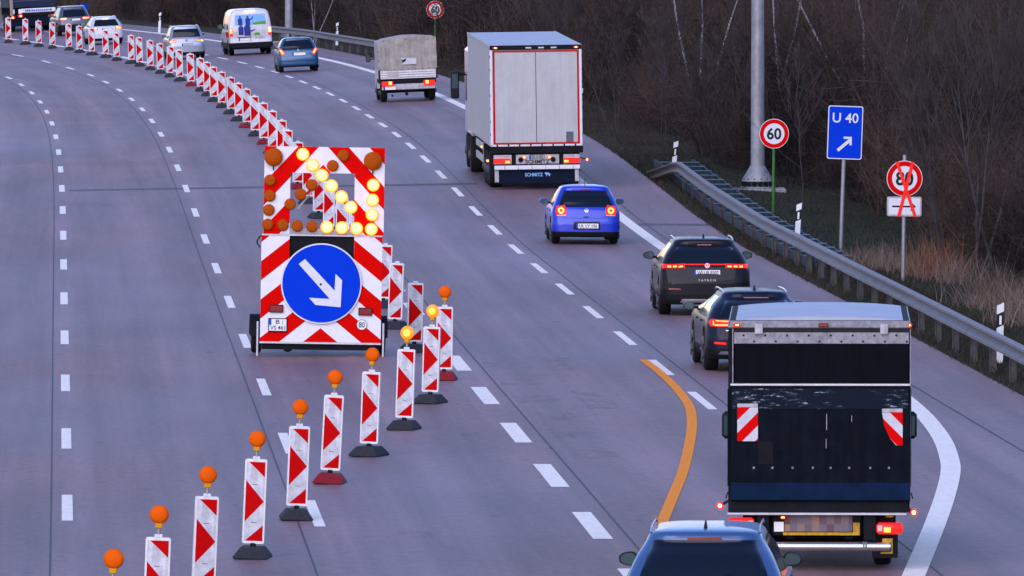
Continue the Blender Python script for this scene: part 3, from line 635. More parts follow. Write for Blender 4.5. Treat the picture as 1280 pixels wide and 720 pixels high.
# ------------------------------------------------------------------ arrow trailer
def arrow_trailer():
    t = thing('arrow_trailer', 'road works trailer with striped boards, amber lamp arrow and blue arrow disc', 'warning trailer')
    p = G(400, 446); place(t, p, .05, 0, R(1.0)); s_ = FPX / p.y
    W2 = 1.085
    # lower board
    def bandboard(name, cx, w0, per, slope_, polys, y, redfirst, parent):
        b = MB()
        for poly in polys:
            b.prism(poly, y, y + .03, 0)
            for sg in (-1, 1):
                half = clip(poly, -sg, 0, 0)
                if len(half) < 3: continue
                for k in range(-6, 12):
                    # w = depth - slope*|x| ; depth grows downwards from top zt
                    lo, hi = w0 + 2 * k * per, w0 + (2 * k + 1) * per
                    q = clip(half, -sg * slope_, -1, -lo + 0) if False else clip(half, sg * slope_, 1, -lo)
                    q = clip(q, -sg * slope_, -1, hi) if len(q) > 2 else q
                    if len(q) > 2: b.prism(q, y - .004, y - .001, 1)
        return b.build(name, [M['retro2'], M['red2']], parent)
    M['retro2'] = mat('board_white', (.74, .74, .78), .5, noise=.06, nscale=6); M['red2'] = mat('board_red', (.64, .002, .001), .6, spec=.02, noise=.06, nscale=6)
    # bands obey  lo <= -(z) - slope*|x| <= hi
    zb, zt, ub = .26, 2.17, 3.77
    # lower: w(pixels, 167 per metre) red where (w-255) mod 115 < 57.5 ; z = (686-y)/167 at wheels
    sc = 167.0; ground_y = 686
    lo_w0 = -(ground_y - 255) / sc
    circle_z = (ground_y - 466) / sc
    left = [(-W2, zb), (-W2, zt), (-.58, zt), (-.58, zb)]; right = [(.58, zb), (.58, zt), (W2, zt), (W2, zb)]; mid_ = [(-.58, zb), (-.58, 1.55), (.58, 1.55), (.58, zb)]
    bandboard('lower_board', 0, lo_w0, 57.5 / sc, .81, [left, right, mid_], 0, True, t)
    MB().cbox(-.58, .58, .05, .10, 1.55, 2.16, .01).build('winch_frame', M['chassis'], t)
    # upper board with window
    a, b_, c, d = -W2 + .03, W2 + .02, zt + .03, ub
    wx0, wx1, wz0, wz1 = -.585, .57, c + .11, c + 1.10
    ps = [[(a, c), (a, d), (wx0, d), (wx0, c)], [(wx1, c), (wx1, d), (b_, d), (b_, c)], [(wx0, wz1), (wx0, d), (wx1, d), (wx1, wz1)]]
    up_w0 = -(3.805 - (415 - 335) / 227.0)
    bandboard('upper_board', 0, up_w0, 92.5 / 227.0, 1.09, ps, -.02, True, t)
    MB().cbox(-W2, W2, -.01, .05, zt - .005, zt + .028, .006).build('hinge_bar', M['alu'], t)
    b = MB(); b.box(wx0, wx1, -.015, .01, c, c + .10)
    for x0, z0, x1, z1 in ((-.47, c + .45, .02, c + 1.05), (.02, c + 1.05, .56, c + .40)): b.prism([(x0, z0), (x0 + .04, z0), (x1 + .04, z1), (x1, z1)], .0, .012)
    b.build('lamp_bars', M['greypost'], t)
    # lamps: pixel grid of the zoomed board, 227 px per metre, board centre x 343
    def L_(px, py): return ((px - 343) / 227.0, 3.805 - (py - 335) / 227.0)
    lit = [(259, 367), (299, 410), (338, 451), (378, 494), (419, 538), (459, 580), (548, 488), (546, 549), (545, 609), (543, 668), (483, 666), (423, 664), (362, 662)]
    off = [(424, 369), (381, 412), (296, 491), (253, 530), (211, 571), (127, 475), (127, 538), (124, 596), (121, 655), (182, 657), (241, 659), (301, 660)]
    for q in lit:
        x, z = L_(*q); z -= .03
        o = MB().lathe([(.115, -.06), (.115, -.03)], c=(x, 0, z), n=22).lathe([(.115, -.065), (.085, -.085)], c=(x, 0, z), n=22).build('arrow_lamp', M['lamprim'], t, 40); o['label'] = 'glowing amber lamp of the arrow'  # rim widened and made to glow in place of the lamp's orange halo
        MB().lathe([(.088, -.0845), (.075, -.098), (.03, -.104)], c=(x, 0, z), n=20).build('lens', M['lamplit'], o, 60)
    for q in off:
        x, z = L_(*q); z -= .03
        o = MB().lathe([(.105, -.06), (.105, -.03)], c=(x, 0, z), n=22).lathe([(.105, -.062), (.085, -.09), (.04, -.10)], c=(x, 0, z), n=22).build('arrow_lamp', M['lampoff'], t, 40); o['label'] = 'dark unlit lamp of the arrow'
    for q in ((140, 380), (545, 390)):
        x, z = L_(*q); z -= .03
        MB().lathe([(.165, -.09), (.165, -.03)], c=(x, 0, z), n=28).lathe([(.163, -.092), (.14, -.12), (.07, -.135), (.02, -.138)], c=(x, 0, z), n=28).build('flash_lamp', M['lampoff'], t, 40)
        MB().box(x - .01, x + .01, -.06, -.04, z - .24, z - .165).build('lamp_cable', M['ink'], t)
    # arrow disc
    zc = circle_z
    MB().lathe([(.725, -.05), (.725, -.02)], c=(0, 0, zc), n=64).build('disc', M['white'], t, 30)
    MB().lathe([(.70, -.056), (.70, -.051)], c=(0, 0, zc), n=64).build('blue_disc_face', M['blue'], t, 30)
    def D_(px, py): return ((px - 239) / sc, circle_z - (py - 466) / sc)
    b = MB(); b.prism([D_(170, 408), D_(189, 393), D_(292, 500), D_(272, 519)][::-1], -.062, -.058)
    b.prism([D_(281, 436), D_(301, 455), D_(298, 536), D_(222, 530), D_(203, 509), D_(278, 512)][::-1], -.066, -.0625); b.build('white_arrow', M['white'], t)
    MB().lathe([(.02, -.07), (.02, -.062)], c=(*D_(237, 468)[:1], 0, D_(237, 468)[1]), n=12).build('disc_bolt', M['ink'], t)
    # lights, plate, 80 disc
    for x in (-.80, .80):
        z = (ground_y - 543) / sc + (.0 if x < 0 else -.03); o = MB().cbox(x - .125, x + .125, -.05, -.005, z - .07, z + .07, .01).build('tail_light', M['black'], t)
        MB().cbox(x - .11, x + .11, -.056, -.051, z - .055, z + .055, .002).build('red_lens', M['tailoff'], o)
    z = (ground_y - 592) / sc
    o = MB().cbox(-.94, -.60, -.03, -.005, z - .13, z + .12, .008).build('number_plate', M['ink'], t)
    MB().box(-.925, -.615, -.034, -.0305, z - .105, z + .105).build('plate_face', M['plate'], o); MB().box(-.925, -.885, -.037, -.0345, z - .0, z + .105).build('plate_band', M['euro'], o)
    text('plate_text', 'B :', -.74, z + .055, .075, -.036, M['ink'], o, width=.13, bold=.01); text('plate_text', 'VS 461', -.77, z - .05, .075, -.036, M['ink'], o, width=.27, bold=.01)
    z = (ground_y - 588) / sc
    o = MB().lathe([(.095, -.02), (.095, -.005)], c=(.74, 0, z), n=28).build('speed_disc', M['ink'], t); MB().lathe([(.088, -.024), (.088, -.0205)], c=(.74, 0, z), n=28).build('disc_face', M['plate'], o)
    text('digits', '80', .74, z, .10, -.0255, M['ink'], o, width=.11, bold=.012)
    MB().cbox(-W2 - .01, W2 + .01, -.02, .05, zb - .035, zb + .004, .008).build('bottom_rail', M['alu'], t)
    # chassis
    b = MB(); b.box(-1.05, 1.05, .06, .16, .12, .24); b.box(-.95, -.85, .1, 2.6, .42, .52); b.box(.85, .95, .1, 2.6, .42, .52); b.box(-.95, .95, 2.5, 2.6, .42, .52); b.cyl((-1.08, 1.2, .33), (1.08, 1.2, .33), .04)
    b.box(-.05, .05, 2.5, 4.3, .42, .52); b.cyl((0, 4.0, .02), (0, 4.0, .6), .04); b.box(-.9, .9, .6, 2.0, .52, .9); b.build('chassis', M['chassis'], t)
    MB().lathe([(.09, -.02), (.1, .02)], c=(-.58, .1, .17), n=14).build('jockey_coupling', M['chassis'], t)
    for sg in (-1, 1):
        x = sg * 1.12; o = MB().lathe([(.28, -.09), (.32, -.06), (.32, .06), (.28, .09)], c=(x, 1.2, .32), axis='x', n=24).build('wheel', M['rubber'], t, 40)
        MB().lathe([(.19, -.095), (.17, .095)], c=(x, 1.2, .32), axis='x', n=18).build('rim', M['rim'], o, 40)
        n = 10; ri, ro = .36, .39; vs = []
        for i in range(n + 1):
            a = math.pi * i / n
            for r in (ri, ro):
                for xx in (x - .12, x + .12): vs.append((xx, 1.2 + r * math.cos(a), .32 + r * math.sin(a)))
        fs = [(4*i, 4*i+1, 4*i+5, 4*i+4) for i in range(n)] + [(4*i+2, 4*i+6, 4*i+7, 4*i+3) for i in range(n)] + [(4*i, 4*i+4, 4*i+6, 4*i+2) for i in range(n)] + [(4*i+1, 4*i+3, 4*i+7, 4*i+5) for i in range(n)] + [(0, 2, 3, 1), (4*n, 4*n+1, 4*n+3, 4*n+2)]
        MB().add(vs, fs).build('mudguard', M['black'], t, 40)
        MB().cyl((sg * 1.13, -.02, .0), (sg * 1.13, -.02, .62), .02).build('prop_stand', M['alu'], t)
    b = MB()
    for k in range(9):
        a = math.pi * k / 8; b.cyl((-W2 - .02 - .06 * math.sin(a), .02, 1.95 + .025 * k), (-W2 - .02 - .06 * math.sin(a + .4), .02, 1.975 + .025 * k), .012, n=6)
    b.build('hose', M['black'], t)
    return t
arrow_trailer()

# ------------------------------------------------------------------ cars
class Shell:
    """car body described by plan outlines stacked in height: half width w(z), rear line yr(z), front line yf(z)"""
    def __init__(s, rear, front, rr=.20, rf=.38, crown=.05):
        s.W = hermite([(z, w) for z, w, y in rear]); s.YR = hermite([(z, y) for z, w, y in rear]); s.YF = hermite(front)
        s.z0, s.z1 = rear[0][0], rear[-1][0]; s.rr, s.rf, s.cr = rr, rf, crown; s.kz = sorted(set([k[0] for k in rear] + [k[0] for k in front if s.z0 < k[0] < s.z1]))
    def rad(s, z, r): return min(r, float(s.W(z)) * .7)
    def rear_y(s, x, z):
        w, r = float(s.W(z)), s.rad(z, s.rr); a = min(abs(x), w - 1e-4); y = float(s.YR(z)) + s.cr * (a / w) ** 2
        if a > w - r: y += r - math.sqrt(max(0, r*r - (a - (w - r)) ** 2))
        return y
    def side_x(s, y, z):
        w = float(s.W(z)); r = s.rad(z, s.rr); y0 = float(s.YR(z)) + s.cr; q = y - y0
        if q < r: return w - r + math.sqrt(max(0, r*r - (r - max(0, q)) ** 2))
        yf = float(s.YF(z)); rf = s.rad(z, s.rf); q = yf - y
        if q < rf: return w - rf + math.sqrt(max(0, rf*rf - (rf - max(0, q)) ** 2))
        return w
    def outline(s, z, off=0.0):
        w = float(s.W(z)); yf = float(s.YF(z)); r = s.rad(z, s.rr); rf = s.rad(z, s.rf); o = []
        for i in range(-6, 7): x = (w - r) * i / 6; o.append((x, s.rear_y(x, z) - off))
        yb = s.rear_y(w - r, z) ; yb0 = float(s.YR(z)) + s.cr
        for i in range(1, 7):
            a = math.pi / 2 * i / 6; x = w - r + r * math.sin(a); o.append((x + off * math.sin(a), s.rear_y(min(x, w), z) - off * math.cos(a) if i < 6 else yb0 + r))
        for i in range(1, 9): o.append((w + off, yb0 + r + (yf - rf - yb0 - r) * i / 8))
        for i in range(1, 6): a = math.pi / 2 * i / 6; o.append((w - rf + rf * math.cos(a), yf - rf + rf * math.sin(a)))
        for i in range(-4, 5): o.append((-(w - rf) * i / 4, yf))
        for i in range(5, 0, -1): a = math.pi / 2 * i / 6; o.append((-(w - rf + rf * math.cos(a)), yf - rf + rf * math.sin(a)))
        for i in range(8, 0, -1): o.append((-w - off, yb0 + r + (yf - rf - yb0 - r) * i / 8))
        for i in range(6, 0, -1):
            a = math.pi / 2 * i / 6; x = w - r + r * math.sin(a); o.append((-x - off * math.sin(a), s.rear_y(min(x, w), z) - off * math.cos(a) if i < 6 else yb0 + r))
        return o
    def loft(s, za, zb, off=0.0):
        zs = [za]
        ks = [k for k in s.kz if za < k < zb] + [zb]
        for k in ks:
            n = max(1, int((k - zs[-1]) / .045)); a = zs[-1]; zs += [a + (k - a) * (i + 1) / n for i in range(n)]
        b = MB(); V = []; n = None
        for z in zs:
            o = s.outline(z, off); n = len(o); V += [(x, y, z) for x, y in o]
        F = [(k*n + i, k*n + (i+1) % n, (k+1)*n + (i+1) % n, (k+1)*n + i) for k in range(len(zs) - 1) for i in range(n)]
        F += [tuple(range(n))[::-1], tuple(range((len(zs)-1)*n, len(zs)*n))]; return b.add(V, F)
def patch(poly, proj, th, nz=8, nx=10, b=None, m=0):
    """a panel with real thickness lying on a surface: poly is an outline in (a, z), proj(a, z, off) the point off above the surface"""
    b = b or MB(); zs = [p[1] for p in poly]; za, zb = min(zs), max(zs); e = (zb - za) * 1e-3; rows = []
    for j in range(nz + 1):
        z = za + e + (zb - za - 2*e) * j / nz; xs = []
        for i in range(len(poly)):
            p, q = poly[i], poly[(i+1) % len(poly)]
            if (p[1] - z) * (q[1] - z) <= 0 and p[1] != q[1]: xs.append(p[0] + (q[0] - p[0]) * (z - p[1]) / (q[1] - p[1]))
        rows.append((z, min(xs), max(xs)))
    W_ = nx + 1; n = len(rows) * W_; V = []
    for off in (th, -.012):
        for z, x0, x1 in rows: V += [proj(x0 + (x1 - x0) * i / nx, z, off) for i in range(W_)]
    F = [(j*W_ + i, j*W_ + i + 1, (j+1)*W_ + i + 1, (j+1)*W_ + i) for j in range(nz) for i in range(nx)]
    F += [tuple(n + k for k in f[::-1]) for f in F]
    rim = [j*W_ for j in range(nz + 1)] + [nz*W_ + i for i in range(1, W_)] + [j*W_ + nx for j in range(nz - 1, -1, -1)] + [i for i in range(nx - 1, 0, -1)]
    for i in range(len(rim)): a, c = rim[i], rim[(i+1) % len(rim)]; F.append((a, c, n + c, n + a))
    return b.add(V, F, m)
def quadp(zb, wb, zt, wt, r=.04):      # trapezoid with cut corners, centred
    return [(-wb + r, zb), (wb - r, zb), (wb, zb + r), (wt, zt - r), (wt - r, zt), (-wt + r, zt), (-wt, zt - r), (-wb, zb + r)]
def wheel(t, x, y, r, w, sg, rim='rim'):
    o = MB().lathe([(r - .05, -w/2), (r - .01, -w/2 + .02), (r, -w/2 + .04), (r, w/2 - .04), (r - .01, w/2 - .02), (r - .05, w/2)], c=(x, y, r), axis='x', n=28).build('wheel', M['rubber'], t, 50)
    b = MB(); f = sg * w / 2
    b.lathe([(r * .66, f - sg * .02), (r * .66, f + sg * .003)], c=(x, y, r), axis='x', n=24)
    for k in range(5):
        a = 2 * math.pi * k / 5; b.cyl((x + f + sg * .004, y, r), (x + f + sg * .004, y + r * .62 * math.cos(a), r + r * .62 * math.sin(a)), .03, .045, n=6)
    b.build('rim', M[rim], o); return o
def side_mirror(t, sg, x, y, z, m, s=1.0, tall=1.0):
    def egg(k, n=22):      # rounded drop, wider towards the car
        o_ = []
        for i in range(n):
            a = 2 * math.pi * i / n; ca, sa = math.cos(a), math.sin(a); u = math.copysign(abs(ca) ** .75, ca); v = math.copysign(abs(sa) ** .8, sa)
            o_.append((sg * (x + .105 * s + .105 * s * k * u), z + .078 * s * tall * k * v * (1 - .18 * u)))
        return o_
    e0, e1, e2 = egg(.96), egg(1.0), egg(.55); n = len(e0); b = MB()
    b.add([(a, y - .06, c) for a, c in e0] + [(a, y, c) for a, c in e1] + [(a, y + .05, c) for a, c in egg(.9)] + [(a, y + .10, c) for a, c in e2],
          [(j*n + i, j*n + (i+1) % n, (j+1)*n + (i+1) % n, (j+1)*n + i) for j in range(3) for i in range(n)] + [tuple(range(n)), tuple(range(3*n, 4*n))])
    o = b.build('side_mirror', m, t, 50)
    MB().prism(egg(.82), y - .065, y - .0605).build('mirror_glass', M['mirror'], o)
    MB().cyl((sg * (x - .10), y + .02, z - .04), (sg * (x + .05), y + .02, z - .03), .022).build('mirror_arm', M['black'], t); return o
def cut_arches(body, L, r, ya, yb, w):
    cut = MB()
    for y in (ya, yb):
        for sg in (-1, 1): cut.lathe([(r + .055, -.19), (r + .055, .30)] if sg > 0 else [(r + .055, -.30), (r + .055, .19)], c=(sg * (w - .06), y, r), axis='x', n=32)
    c = cut.build('cutter', M['black']); md = body.modifiers.new('b', 'BOOLEAN'); md.object = c; md.operation = 'DIFFERENCE'; md.solver = 'EXACT'
    try: md.material_mode = 'TRANSFER'
    except Exception: pass
    dg = bpy.context.evaluated_depsgraph_get(); me = bpy.data.meshes.new_from_object(body.evaluated_get(dg)); body.modifiers.clear()
    if len(me.vertices) > 100: body.data = me
    bpy.data.objects.remove(c)
def emblem_vw(t, cx, cz, r, proj, m):
    b = MB(); n = 24; V = []
    for rr_ in (r * .84, r):
        for i in range(n): a = 2*math.pi*i/n; V.append(proj(cx + rr_*math.cos(a), cz + rr_*math.sin(a), .012))
    b.add(V, [(i, (i+1) % n, n + (i+1) % n, n + i) for i in range(n)])
    def st(a, c, w=.10):
        dx, dz = c[0]-a[0], c[1]-a[1]; q = math.hypot(dx, dz); nx, nz = -dz/q*w*r, dx/q*w*r
        b.add([proj(cx + r*a[0] + nx, cz + r*a[1] + nz, .013), proj(cx + r*a[0] - nx, cz + r*a[1] - nz, .013), proj(cx + r*c[0] - nx, cz + r*c[1] - nz, .013), proj(cx + r*c[0] + nx, cz + r*c[1] + nz, .013)], [(0, 1, 2, 3)])
    for a, c in (((-.3, .8), (0, .1)), ((0, .1), (.3, .8)), ((-.75, .4), (-.35, -.65)), ((-.35, -.65), (0, .0)), ((0, .0), (.35, -.65)), ((.35, -.65), (.75, .4))): st(a, c)
    return b.build('emblem', m, t)
def plate(t, cx, z, y, txt, w=.52, h=.11, dim=False):
    o = MB().cbox(cx - w/2 - .01, cx + w/2 + .01, y - .012, y + .05, z - h/2 - .01, z + h/2 + .01, .004).build('number_plate', M['ink'], t)
    MB().box(cx - w/2, cx + w/2, y - .016, y - .0125, z - h/2, z + h/2).build('plate_face', M['lightgrey'] if dim else M['plate'], o)
    MB().box(cx - w/2, cx - w/2 + .042, y - .019, y - .0165, z - h/2, z + h/2).build('plate_band', M['euro'], o)
    if txt: text('plate_text', txt, cx + .02, z, .075, y - .018, M['ink'], o, width=w - .10, bold=.012)
def make_car(sp):
    t = thing('parked' if False else sp['name'], sp['label'], sp['cat'], sp.get('group')); H, L, w = sp['H'], sp['L'], sp['w']
    rear = sp['rear']; z0 = rear[0][0]; wl = sp.get('hood', .58 * H); m = M[sp['paint']]
    front = sp.get('front') or [(z0, L - .12), (z0 + .15, L), (wl - .18, L - .03), (wl - .05, L - .18), (wl, L - .55), (wl + .08, L - 1.15), (H * .80, L - 1.62), (H - .09, L - 2.0), (H - .03, L - 2.15), (H, L - 2.45)]
    sh = Shell(rear, front, sp.get('rr', .2), sp.get('rf', .38), sp.get('crown', .05))
    body = sh.loft(z0, H).build('body', m, t); cut_arches(body, L, sp['wr'], sp['ya'], L - sp.get('yb', .85), w)
    body.data.shade_smooth(); body.data.set_sharp_from_angle(angle=R(38))
    pr = lambda x, z, off: (x, sh.rear_y(x, z) - off, z)
    # rear screen
    zb, wb, zt, wt = sp['screen']; sc = patch(quadp(zb, wb, zt, wt, .035), pr, .013, 16, 18).build('rear_window', M['glass'], t, 60)
    for s_ in (sp.get('seats') or ()):      # head-rest shapes seen through the screen
        pass
    if sp.get('wiper', True): MB().cyl(pr(.0, zb + .02, .02), pr(-.30 if sp.get('wl') else .30, zb + .07, .02), .008, .005, n=6).build('wiper', M['ink'], sc)
    # third brake light
    if sp.get('brake3'):
        z3, w3, key = sp['brake3']; patch(quadp(z3 - .015, w3, z3 + .015, w3, .004), pr, .012, 2, 6).build('high_brake_light', M[key], t)
    # side windows
    for sg in (-1, 1):
        ps = lambda a, z, off, sg=sg: (sg * (sh.side_x(a, z) + off), a, z)
        belt = sp.get('belt', zb + .0); top = H - .13; yw = L - (L - float(sh.YF(top))) - .12
        yA = float(sh.YF(belt + .03)) - .30; y0 = float(sh.YR(belt)) + sp.get('cp', .38); y1 = float(sh.YR(top)) + sp.get('cp', .38) + .08
        patch([(y0, belt), (yA, belt), (yw, top), (y1, top)], ps, .005, 6, 14).build('side_window', M['glass'], t, 60)
        for y_ in (L * .47,):
            patch([(y_ - .03, belt), (y_ + .03, belt), (y_ + .03, top), (y_ - .03, top)], ps, .008, 4, 1).build('door_pillar', M['black'], t)
        patch([(y0 - .1, z0 + .0), (yA, z0 + .0), (yA, z0 + .1), (y0 - .1, z0 + .1)], ps, .012, 2, 10).build('sill', M[sp.get('trim', 'black')], t)
        for y_ in (L * .36, L * .60): MB().cbox(*sorted((sg * (sh.side_x(y_, belt - .12) + .0), sg * (sh.side_x(y_, belt - .12) + .03))), y_ - .1, y_ + .1, belt - .135, belt - .105, .006).build('door_handle', m, t)
        mx = sh.side_x(L * .62, belt) + sp.get('mi', 0); side_mirror(t, sg, mx + .04, yA - .15, belt + .06, M[sp.get('mirror', sp['paint'])], sp.get('ms', 1.0))
        wheel(t, sg * (w - .12), sp['ya'], sp['wr'], sp.get('tw', .2), sg); wheel(t, sg * (w - .12), L - sp.get('yb', .85), sp['wr'], sp.get('tw', .2), sg)
        if sp.get('rails'):
            zr = H - .035; xr = sh.side_x(L * .4, H - .09) - .03; y0r = float(sh.YR(H - .08)) + .25; y1r = L * .60; b = MB(); n = 9; pts = []
            for i in range(n):
                u = i / (n - 1); pts.append((sg * xr, y0r + (y1r - y0r) * u, zr + .030 * math.sin(math.pi * min(1, max(0, u))) ** .35 if 0 < u < 1 else zr - .015))
            for i in range(n - 1): b.cyl(pts[i], pts[i+1], .014, n=8)
            b.build('roof_rail', M[sp['rails']], t, 50)
    # tail lights
    for key in sp['lights']:
        poly, base, bits = key
        for sg in (-1, 1):
            o = patch([(sg * a, z) for a, z in poly], pr, .016, 8, 10).build('tail_light', M[base], t, 50)
            for bp_, bm_ in bits: patch([(sg * a, z) for a, z in bp_], pr, .022, 4, 6).build('light_element', M[bm_], o, 50)
    for nm, poly, mk, off in sp.get('panels', ()):
        patch(poly, pr, off, 4, 16).build(nm, M[mk], t, 50)
    zbm = sp['bumper']; bb = sh.loft(z0, zbm, .012).build('bumper', M[sp.get('bmat', 'black')], t); cut_arches(bb, L, sp['wr'] + .0, sp['ya'], L - sp.get('yb', .85), w)
    px, pz, pt = sp['plate'][:3]; plate(t, px, pz, sh.rear_y(px, pz), pt, dim=len(sp['plate']) > 3)
    if sp.get('vw'): emblem_vw(t, *sp['vw'][:3], pr, M[sp['vw'][3]])
    elif sp.get('badge'): cx, cz, r = sp['badge']; patch(quadp(cz - r, r * .9, cz + r, r * .9, r * .5), pr, .014, 4, 4).build('emblem', M['chrome'], t, 60)
    ya_ = float(sh.YR(H - .05)) + .35
    if sp.get('fin'): MB().prism([(-.022, H - .01), (.022, H - .01), (.006, H + .075), (-.006, H + .075)], ya_, ya_ + .14).build('antenna', M['ink'], t)
    if sp.get('rod'): MB().cyl((0, ya_, H - .02), (0, ya_ - .05, H + .16), .009, .005, n=6).build('antenna', M['ink'], t)
    b = MB(); b.box(-w * .62, w * .62, .35, L - .5, z0 + .02, z0 + .06); b.cyl((-.38, .08, z0 + .03), (-.38, .5, z0 + .03), .03); b.build('underbody', M['chassis'], t)
    return t, sh, pr
def set_on_road(t, px, py, yref, yaw=None, extra=0.0):
    p = G(px, py); m = slope(p.y); yaw = (math.atan(-m) if yaw is None else yaw) + extra
    f = Vector((-math.sin(yaw), math.cos(yaw), 0)); base = p - f * yref
    zb = zf(base.x, base.y); q = base + f * 4; gr = (zf(q.x, q.y) - zb) / 4
    r_ = Vector((math.cos(yaw), math.sin(yaw), 0)); s1 = base + r_; ro = zf(s1.x, s1.y) - zb
    place(t, Vector((base.x, base.y, zb + .006)), yaw, math.atan(gr), -math.atan(ro))

# royal blue hatchback
def rearprof(H, w, z0=.2, lean=.42, tw=.62, shoulder=.60, belt=.90):
    """tail profile: bumper, tailgate, screen leaning forward, roof"""
    hb = H
    return [(z0, w - .06, .05), (z0 + .10, w - .015, .0), (shoulder - .12, w, .0), (shoulder, w, .03), (belt - .06, w - .02, .08), (belt, w - .045, .12),
            ((belt + hb) / 2, (w + tw) / 2 - .03, .12 + lean * .42), (hb - .12, tw + .015, .12 + lean * .80), (hb - .07, tw - .01, .12 + lean * .80), (hb - .035, tw - .06, .12 + lean * .86), (hb - .012, tw - .16, .12 + lean * 1.15), (hb, tw - .32, .12 + lean * 1.8)]
disc = lambda cx, cz, r, k=1.0: [(cx + r * math.cos(2*math.pi*i/14), cz + r * k * math.sin(2*math.pi*i/14)) for i in range(14)]
t, sh, pr = make_car(dict(name='small_car', label='royal blue small hatchback driving behind the white semi-trailer', cat='car', H=1.375, L=3.9, w=.80, paint='polo', wr=.30, ya=.72, yb=.75, hood=.82,
    rear=rearprof(1.375, .80, .17, .40, .575, .62, .88), screen=(.885, .635, 1.25, .525), bumper=.30, plate=(.03, .44, 'UL LY 106'), vw=(.01, .80, .048, 'chrome'), mirror='polo', rod=True, rr=.2,
    brake3=(1.275, .12, 'tailoff'), wiper=False,
    lights=[([(.46, .68), (.69, .67), (.72, .78), (.68, .92), (.50, .93), (.46, .84)], 'tail', [(disc(.585, .80, .080, 1.05), 'tailor'), (disc(.585, .80, .035), 'tail'), (quadp(.675, .0, .70, .0, .0)[:0] or [(.47, .675), (.68, .665), (.68, .69), (.47, .70)], 'clear')])],
    panels=[('tailgate_seam', [(-.56, .618), (.56, .618), (.56, .626), (-.56, .626)], 'navy', .003), ('plate_recess', [(-.30, .35), (.34, .35), (.32, .54), (-.28, .54)], 'navy', .004), ('handle', [(-.07, .635), (.07, .635), (.06, .66), (-.06, .66)], 'navy', .006)]))
set_on_road(t, 730.5, 304.7, .72)
# dark grey SUV with full-width light bar
t, sh, pr = make_car(dict(name='suv', label='dark grey SUV with a red light bar across the tailgate', cat='car', H=1.51, L=4.6, w=.885, paint='greydark', wr=.36, ya=.90, yb=.95, tw=.24, hood=1.0,
    rear=rearprof(1.51, .885, .22, .44, .60, .80, 1.02), screen=(1.025, .65, 1.35, .55), bumper=.42, plate=(.03, .845, 'WI UB 8302'), fin=True, rails='silver', mirror='black', rr=.24, wiper=False, brake3=(1.375, .14, 'tailoff'),
    lights=[([(.40, .935), (.84, .925), (.84, 1.02), (.40, 1.025)], 'tail', [([(.44, .955), (.52, .952), (.52, .985), (.44, .988)], 'tailor'), ([(.56, .952), (.63, .950), (.63, .985), (.56, .985)], 'tailor'), ([(.67, .95), (.74, .95), (.74, .985), (.67, .985)], 'tailor')])],
    panels=[('light_bar', [(-.42, .995), (.42, .995), (.42, 1.02), (-.42, 1.02)], 'tail', .018), ('logo_disc', disc(.04, .985, .052), 'tail', .02), ('tailgate_lower', [(-.72, .62), (.72, .62), (.78, .92), (-.78, .92)], 'greydark', .012),
            ('skid_plate', [(-.5, .26), (.5, .26), (.46, .33), (-.46, .33)], 'chrome', .03), ('reflector', [(-.72, .515), (-.48, .505), (-.48, .535), (-.72, .545)], 'tailoff', .02), ('reflector', [(.48, .505), (.72, .515), (.72, .545), (.48, .535)], 'tailoff', .02)]))
emblem_vw(t, .04, .985, .048, lambda x, z, o: (x, sh.rear_y(x, z) - .012 - o, z), M['plate'])
text('model_lettering', 'T A Y R O N', .03, .70, .042, sh.rear_y(0, .70) - .014, M['chrome'], t, width=.34)
set_on_road(t, 879, 393, .90, None, R(-.7))
# navy SUV with C-shaped lamps
t, sh, pr = make_car(dict(name='suv', label='dark navy SUV with C-shaped red tail lights, right half behind the black truck', cat='car', H=1.40, L=4.6, w=.885, paint='navy', wr=.36, ya=.90, yb=.95, tw=.25, hood=.98,
    rear=rearprof(1.40, .885, .22, .52, .58, .72, .95), screen=(.965, .66, 1.24, .545), bumper=.40, plate=(0, .52, None), fin=True, rails='silver', mirror='navy', rr=.28, brake3=(1.268, .22, 'tailoff'),
    lights=[([(.44, .79), (.82, .79), (.85, .87), (.80, .92), (.44, .90)], 'tail', [([(.46, .805), (.75, .805), (.75, .825), (.46, .825)], 'tailor'), ([(.46, .865), (.73, .88), (.73, .898), (.46, .885)], 'tailor'), ([(.76, .815), (.78, .815), (.78, .895), (.76, .89)], 'tailor')])],
    panels=[('reflector', [(-.76, .485), (-.56, .475), (-.56, .515), (-.76, .525)], 'tail', .02), ('badge_lettering', [(-.56, .715), (-.38, .715), (-.38, .728), (-.56, .728)], 'chrome', .008), ('skid_plate', [(-.7, .30), (.7, .30), (.66, .36), (-.66, .36)], 'wgrey', .03)]))
set_on_road(t, 943, 462.5, .90, None, R(.5))
# steel blue estate at the bottom edge
t, sh, pr = make_car(dict(name='estate_car', label='steel blue estate car at the bottom edge, only roof and rear window in frame', cat='car', H=1.50, L=4.75, w=.90, paint='steelblue', wr=.33, ya=.95, yb=.95, tw=.22, hood=.88,
    rear=rearprof(1.50, .90, .20, .52, .62, .70, .96), screen=(.97, .70, 1.385, .575), bumper=.35, plate=(0, .58, None), fin=True, rails='steelblue', mirror='black', rr=.24, ms=1.0, mi=-.08, brake3=(1.40, .19, 'tailoff'), wl=False,
    lights=[([(.50, .78), (.84, .78), (.85, .90), (.50, .90)], 'tail', [])]))
set_on_road(t, 882, 831, .95, R(-2.6))
